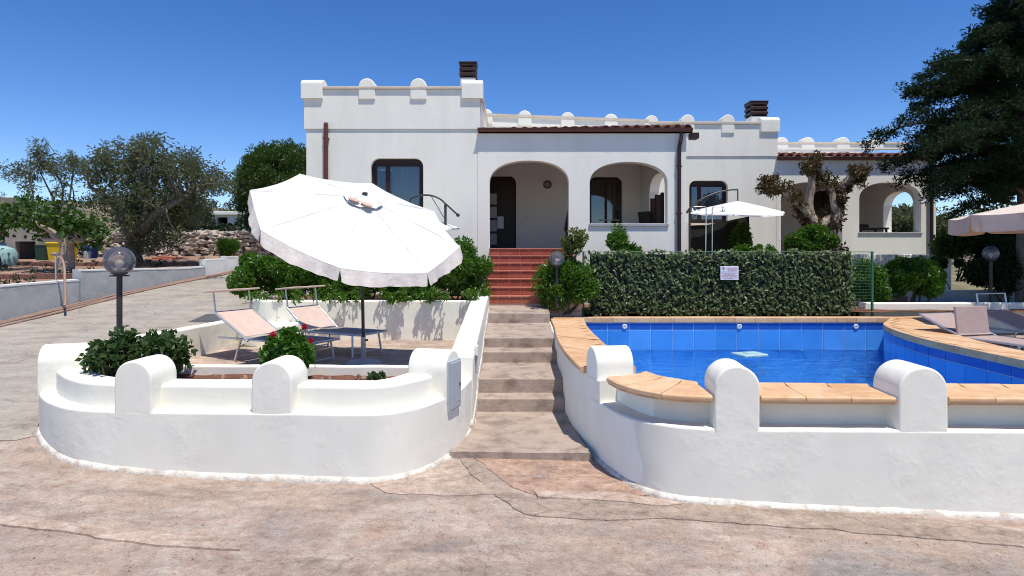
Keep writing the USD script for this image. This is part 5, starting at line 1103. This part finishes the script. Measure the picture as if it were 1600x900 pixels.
bush('hedge_bush', 'tall rounded glossy bush left of the red tiled steps', 'bush', P(717, 427, 12.7), (.70, .7, .56), 40, 460, .082, HL, 105, 1.23, cr=.40)
# low sprays that hang over the wall and shade it
t = thing('hanging_sprays', 'leafy hedge sprays hanging over the terrace back wall', 'hedge'); g = np.random.default_rng(60); cc = []
for px in np.r_[g.uniform(395, 470, 7), g.uniform(495, 560, 7), g.uniform(600, 742, 22)]:
    q = P(px, 466, 11.8); cc.append((q[0], 11.78 + g.uniform(-.20, .12), 1.36 + g.uniform(-.02, .10)))
obj('foliage', clump(np.array(cc), np.full(len(cc), .11), 34, .085, 61, shell=.1, width=.42, droop=.5), HL, t)
bush('hedge_bush', 'dense green bush right of the red tiled steps with the globe lamp in it', 'bush', P(884, 444, 13.0), (.60, .55, .56), 40, 460, .08, HL, 106, 1.02)
bush('hedge_bush', 'narrow bush behind the green wire mesh at the left end of the ivy screen', 'bush', P(925, 450, 13.75), (.35, .35, .6), 18, 300, .08, HL, 116, 1.0)
bush('hedge_bush', 'bush seen through the green wire mesh at the right end of the ivy screen', 'bush', P(1352, 445, 14.2), (.5, .45, .52), 26, 360, .085, L['bright'], 107, 1.02)
bush('hedge_bush', 'wide low glossy bush right of the wire mesh post', 'bush', P(1425, 438, 14.4), (.80, .6, .44), 40, 420, .09, HL, 108, 1.02)
bush('hedge_bush', 'low dark clipped bush at the foot of the far villa corner', 'bush', P(1470, 415, 16.5), (.6, .4, .2), 16, 300, .08, L['rose'], 109, 1.1)
bush('shrub', 'dark leafy shrub in the left corner of the planter below the globe lamp', 'shrub', P(180, 558, 6.95), (.37, .28, .27), 34, 34, .075, L['rose'], 110, .80, width=.65, cr=.40, stems=22)
bush('shrub', 'dark leafy shrub in the planter just behind the first round topped post', 'shrub', P(250, 557, 6.95), (.33, .28, .27), 30, 34, .075, L['rose'], 111, .80, width=.65, cr=.40, stems=20)
bush('geranium', 'bright green geranium with red flower heads in front of the loungers', 'flower', P(448, 546, 6.9), (.25, .22, .22), 22, 150, .06, L['geranium'], 112, .80, width=.9, cr=.5, flowers=[(427, 522, 6.75), (475.5, 511, 6.8), (486, 532, 6.7), (455, 517, 6.95)])
bush('shrub', 'tiny dry plant in the red soil right of the geranium', 'plant', P(588, 588, 6.75), (.11, .07, .05), 8, 60, .035, L['rose'], 113, .79, cr=.6)
bush('bright_bush', 'bright yellow green bush below the pollarded tree', 'bush', P(1266, 378, 15.8), (.66, .5, .36), 34, 360, .085, L['bright'], 114, 1.6)
bush('climbing_plant', 'light green climbing plant on the edge of the dark shade cloth', 'plant', P(1160, 373, 16.6), (.2, .2, .42), 16, 170, .085, L['bright'], 115, 1.2, cr=.8)
bush('shrub', 'slender dark green shrub rising above the ivy screen below the second arch', 'shrub', P(965, 382, 13.9), (.25, .22, .36), 16, 130, .085, HL, 117, 1.6, cr=.6)
bush('shrub', 'small feathery plant beside the slender shrub above the ivy screen', 'shrub', P(992, 392, 13.8), (.16, .15, .16), 8, 80, .07, L['bright'], 118, 1.8, cr=.6)
bush('shrub', 'tuft of leaves topping the ivy screen below the farther villa', 'shrub', P(1180, 393, 13.6), (.6, .2, .12), 12, 110, .07, HL, 119, 1.9, cr=.9)
bush('variegated_plant', 'yellow variegated plant in front of the left porch arch', 'plant', P(897, 380, 12.9), (.26, .22, .22), 14, 46, .10, L['variegated'], 120, 1.95, cr=.6)
bush('dark_shrub', 'large dark shrub under the beige umbrella at the right edge', 'shrub', P(1570, 425, 15.2), (.85, .6, .65), 34, 340, .09, L['cedar'], 121, 1.05, cr=.5)
bush('dark_shrub', 'tall dark shrub below the conifer canopy at the right edge', 'shrub', P(1570, 385, 16.2), (.95, .5, .5), 26, 300, .09, L['cedar'], 122, 1.6, cr=.5)
bush('fig_shrub', 'broad leaved fig shrub between the far villa and the beige umbrella', 'shrub', P(1497, 383, 17.5), (.62, .5, .40), 24, 70, .17, L['fig'], 123, 1.5, width=.75, cr=.6)
bush('agave_bush', 'rounded grassy shrub standing on the end of the driveway wall', 'shrub', P(358, 389, 21.5), (.32, .3, .3), 16, 220, .11, L['bright'], 124, 2.0, width=.2, cr=.6)
for i, (px, py, d, rx, rz_) in enumerate([(352, 364, 41, 1.9, .5), (296, 350, 42, 2.0, .9), (420, 350, 43, 2.2, .8)]):
    bush('hill_bush', ['dark bushes in front of the white bungalow', 'dark bushes left of the white bungalow behind the olive crown', 'dark bushes between the white bungalow and the pine'][i], 'bush', P(px, py, d), (rx, 1.2, rz_), 22, 260, .22, L['scrub'], 130 + i, cr=.6)

def tree(name, label, base, forks, clusters, r0, lm, n_leaf, size, seed, bark='bark', width=.4, cr=.45, group=None, shell=.15, droop=.25, crv=None, trunk_top=None, cat='tree'):
    """Trunk to trunk_top, main limbs to forks, twigs to the leaf clusters."""
    t = thing(name, label, cat, group=group); g = np.random.default_rng(seed); base = np.array(base, float); tt = np.array(trunk_top, float)
    p, r = limb(base - [0, 0, .3], tt, r0 * 1.25, r0 * .8, g, .05); obj('trunk', wobble(tube(p, r, 12), r0 * .18, 3, seed), M[bark], t, smooth=60)
    ends = []
    for k, fk in enumerate(forks):
        p, r = limb(tt - (tt - base) * .04, fk, r0 * .62, r0 * .22, g, .09, 11); obj('branch', wobble(tube(p, r, 8), r0 * .08, 4, seed + k), M[bark], t, smooth=60); ends += list(p[4:])
    ends = np.array(ends); tw = []
    for c in clusters:
        e = ends[np.argmin(((ends - c) ** 2).sum(1))]; p, r = limb(e, c, r0 * .14, r0 * .035, g, .12, 6); tw.append(tube(p, r, 5, False))
    tag(obj('twigs', cat_(tw), M[bark], t), kind='stuff')
    rr = (crv if crv is not None else np.full(len(clusters), cr)) * (.7 + .6 * g.random(len(clusters)))
    obj('crown', clump(clusters, rr, n_leaf, size, seed + 5, shell=shell, width=width, droop=droop), lm, t)
    return t
def px_clusters(spec, d, dd, seed, per=1.0):
    """spec: (px, py, radius_px, number) discs filled with cluster centres at depth about d."""
    g = np.random.default_rng(seed); out = []
    for px, py, r, n in spec:
        for _ in range(int(n * per)):
            a, q = g.uniform(0, 2 * PI), math.sqrt(g.random()) * r; out.append(P(px + q * math.cos(a), py + q * math.sin(a), d + g.normal(0, dd)))
    return np.array(out)
D = 20.0
tree('olive_tree', 'large spreading olive tree behind the driveway wall, left of the pine', P(206, 412, D) * [1, 1, 0] + [0, 0, 1.8], [P(*q) for q in [(165, 330, D + .5, ), (140, 292, D), (232, 300, D - .6), (205, 255, D + .6), (262, 320, D + .3), (300, 300, D + .8), (322, 290, D - .4), (190, 345, D - 1)]],
     px_clusters([(150, 262, 20, 9), (172, 250, 18, 8), (205, 248, 22, 14), (240, 240, 24, 16), (275, 262, 28, 18), (310, 272, 28, 18), (335, 280, 18, 9), (200, 285, 30, 14), (240, 300, 35, 22), (285, 310, 32, 20), (305, 325, 20, 8), (225, 345, 34, 20), (265, 352, 34, 20), (190, 330, 22, 9), (160, 300, 16, 5), (218, 380, 14, 4)], D, .8, 1),
     .24, L['olive'], 84, .125, 150, cr=.38, width=.34, trunk_top=P(208, 372, D))
D = 24.0
tree('thin_tree', 'thin open olive tree with slender stems at the far left', P(92, 400, D) * [1, 1, 0] + [0, 0, 1.9], [P(*q) for q in [(80, 300, D), (60, 262, D), (70, 250, D - .3), (112, 290, D + .3), (118, 245, D), (45, 270, D)]],
     px_clusters([(68, 238, 14, 8), (52, 262, 18, 9), (28, 268, 12, 4), (10, 264, 6, 2), (80, 262, 16, 8), (110, 250, 12, 6), (105, 275, 14, 6), (125, 262, 12, 5), (40, 285, 10, 3), (95, 305, 10, 2)], D, .5, 2), .085, L['olive'], 75, .12, 151, cr=.32, width=.3, trunk_top=P(90, 375, D))
D = 17.2
tree('fig_tree', 'low broad leaved fig tree in front of the yellow bin', P(107, 424, D) * [1, 1, 0] + [0, 0, 1.6], [P(*q) for q in [(80, 360, D), (60, 352, D - .4), (120, 345, D), (140, 362, D + .3), (105, 340, D + .5), (148, 372, D)]],
     px_clusters([(62, 344, 18, 12), (95, 342, 20, 14), (120, 352, 20, 12), (140, 362, 16, 8), (150, 372, 10, 3)], D, .45, 2), .20, L['fig'], 24, .15, 152, bark='palebark', cr=.32, width=.75, trunk_top=P(106, 378, D))
tree('fig_tree', 'broad leaved fig at the left picture edge above the hut', P(-15, 400, 18) * [1, 1, 0] + [0, 0, 1.6], [P(*q) for q in [(-5, 345, 18), (12, 340, 18), (30, 335, 18)]],
     px_clusters([(2, 342, 20, 12), (25, 330, 14, 7), (45, 322, 12, 5), (-20, 350, 20, 8)], 18.2, .4, 4), .13, L['fig'], 22, .15, 153, cr=.32, width=.75, trunk_top=P(-12, 375, 18))
D = 27.0
tree('pine_tree', 'dense round umbrella pine behind the left corner of the near villa', P(430, 380, D) * [1, 1, 0] + [0, 0, 1.9], [P(*q) for q in [(400, 300, D), (420, 270, D), (450, 265, D), (470, 300, D), (440, 330, D)]],
     px_clusters([(392, 285, 20, 26), (415, 258, 22, 34), (445, 250, 22, 36), (470, 262, 24, 34), (420, 295, 34, 50), (455, 300, 36, 50), (395, 310, 18, 16), (420, 335, 26, 22), (440, 360, 26, 14), (500, 290, 30, 16)], D, 1.2, 5), .28, L['pine'], 170, .19, 154, cr=.50, width=.2, shell=.45, droop=-.1, trunk_top=P(430, 330, D))
tree('olive_tree', 'olive tree seen through the open arch of the far villa', P(1405, 372, 30) * [1, 1, 0] + [0, 0, 2], [P(*q) for q in [(1395, 335, 30), (1415, 330, 30), (1430, 335, 30)]],
     px_clusters([(1392, 345, 13, 12), (1412, 341, 14, 16), (1430, 348, 13, 12), (1400, 360, 16, 12), (1422, 362, 14, 10)], 30, .7, 6), .15, L['olive'], 120, .2, 155, cr=.38, width=.32, trunk_top=P(1405, 360, 30))
for i, (px, py, d, r) in enumerate([(1480, 372, 27, 1.1), (1530, 366, 28, 1.5), (1590, 360, 27, 1.5)]):
    bush('hill_bush', ['pale bush above the stone wall beside the far villa', 'bush above the stone wall left of the dark trunk', 'bush above the stone wall at the right edge'][i], 'bush', P(px, py, d), (r, 1, .9), 24, 180, .2, L['olive'], 140 + i, cr=.6)
# scrubby hillside
g = np.random.default_rng(77); cc = []
for _ in range(420):
    y = g.uniform(29, 75); x = g.uniform(-1.1, -.33) * y if g.random() < .8 else g.uniform(.55, 1.1) * y
    cc.append((x, y, float(ground_z(x, y)) + .25))
cc = np.array(cc); struct('hillside_scrub', clump(cc, .45 + .5 * g.random(len(cc)), 90, .26, 78, shell=.4, width=.45), L['scrub'], kind='stuff')
g = np.random.default_rng(79); cc = []
for _ in range(60):
    x, y = g.uniform(-16, -10.6), g.uniform(12, 22)
    if x < -10.5 - .0: cc.append((x, y, float(bed(np.array(x), np.array(y))) + .06))
struct('garden_weeds', clump(np.array(cc), np.full(len(cc), .13), 26, .11, 80, shell=.1, width=.25, droop=-.3), L['scrub'], kind='stuff')

# pollarded tree
D = 16.9; t = thing('pollarded_tree', 'pollarded tree with bare thick limbs and reddish leaf tufts in front of the far villa', 'tree'); g = np.random.default_rng(31)
q = lambda px, py, d=D: P(px, py, d)
limbs = [('trunk', [q(1281, 450), q(1280, 400), q(1279, 372), q(1276, 352)], [.21, .19, .17, .15]),
         ('branch', [q(1277, 356), q(1264, 338), q(1248, 316, D - .2), q(1228, 300, D - .3), q(1206, 288, D - .3)], [.12, .105, .09, .08, .07]),
         ('branch', [q(1276, 354), q(1267, 336), q(1264, 318), q(1268, 290), q(1269, 262)], [.12, .11, .10, .095, .085]),
         ('branch', [q(1279, 360), q(1290, 345), q(1304, 332, D + .2), q(1309, 308, D + .2), q(1318, 286), q(1342, 270)], [.12, .11, .12, .11, .10, .08]),
         ('branch', [q(1304, 330), q(1302, 310), q(1296, 284)], [.09, .08, .07]),
         ('branch', [q(1300, 395, D - .1), q(1304, 360, D - .1), q(1308, 325, D)], [.10, .10, .10])]
pts = []
for nm, p, r in limbs:
    p2 = smooth_path(p, 2); r2 = np.interp(np.linspace(0, 1, len(p2)), np.linspace(0, 1, len(r)), r)
    obj(nm, wobble(tube(p2, r2, 10), .035, 4, 3), M['palebark'], t, smooth=60); pts.append(p2)
cl = [pts[1][-1] + g.normal(0, .14, 3) for _ in range(9)] + [pts[2][-1] + g.normal(0, .17, 3) + [0, 0, .05] for _ in range(12)] + [pts[3][-1] + g.normal(0, .16, 3) for _ in range(11)] + [pts[4][-1] + g.normal(0, .13, 3) for _ in range(8)] + [pts[3][-9] + g.normal(0, .14, 3) for _ in range(6)]
cl += [pts[1][k] + g.normal(0, .09, 3) for k in range(3, len(pts[1]))] + [pts[5][k] + g.normal(0, .12, 3) for k in range(len(pts[5]))] + [pts[3][k] + g.normal(0, .12, 3) for k in range(6, len(pts[3]))]
cl += [q(1255 + g.normal(0, 8), 338 + g.normal(0, 8)) for _ in range(5)]
obj('leaf_tufts', clump(np.array(cl), np.full(len(cl), .17), 75, .10, 33, shell=.1, width=.4, droop=.2), L['reddish'], t)

# big conifer at the right
t = thing('conifer', 'huge dark conifer with drooping layered branches at the right edge', 'tree'); g = np.random.default_rng(91)
TX, TY = 11.75, 14.6; D = TY
trunk = np.array([(TX + .05, TY, .9), (TX, TY, 2.5), (TX - .03, TY, 4.5), (TX, TY, 7.0), (TX + .02, TY, 9.6)])
_tp = smooth_path(trunk, 2)
obj('trunk', wobble(tube(_tp, np.linspace(.26, .05, len(_tp)), 12), .05, 2, 4), M['bark'], t, smooth=60)
prof_z = [3.2, 3.5, 3.9, 4.3, 4.7, 5.2, 5.7, 6.3, 7.1, 7.9, 9.0, 9.9]; prof_r = [1.2, 2.2, 2.9, 3.25, 3.15, 3.0, 2.75, 2.4, 1.65, .9, .45, .1]
cl, cr_, brs = [], [], []
nb = 150
for k in range(nb):
    z = 3.45 + 6.3 * (k + .5) / nb + g.normal(0, .14); a = k * 2.399 + g.normal(0, .3); R = np.interp(z, prof_z, prof_r) * g.uniform(.62, 1.12)
    st_ = np.array([TX, TY, z - .12 * R]); dirv = np.array([math.cos(a), math.sin(a), 0]); e = st_ + dirv * R + [0, 0, .10 * R + g.normal(0, .28)]
    tt_ = np.linspace(0, 1, 9)[:, None]; p = st_ + (e - st_) * tt_ + np.array([0, 0, .16 * R]) * np.sin(PI * tt_) ; brs.append(tube(p, np.linspace(.045, .012, 9), 5, False))
    side = np.array([-dirv[1], dirv[0], 0]); n = int(5 + 7 * R)
    for s in np.linspace(.28, 1.0, n):
        c = st_ + (e - st_) * s + np.array([0, 0, .16 * R * math.sin(PI * s)]); wdt = .46 * R * (1 - s) * .7 + .10
        cl.append(c + side * g.uniform(-1, 1) * wdt + [0, 0, g.normal(0, .08)]); cr_.append((.27 * g.uniform(.5, 1.3), .27 * g.uniform(.5, 1.3), .17 * g.uniform(.6, 1.4)))
obj('branches', cat_(brs), M['bark'], t)
obj('crown', clump(np.array(cl), np.array(cr_), 88, .085, 92, shell=.1, width=.34, droop=-.15), L['cedar'], t)
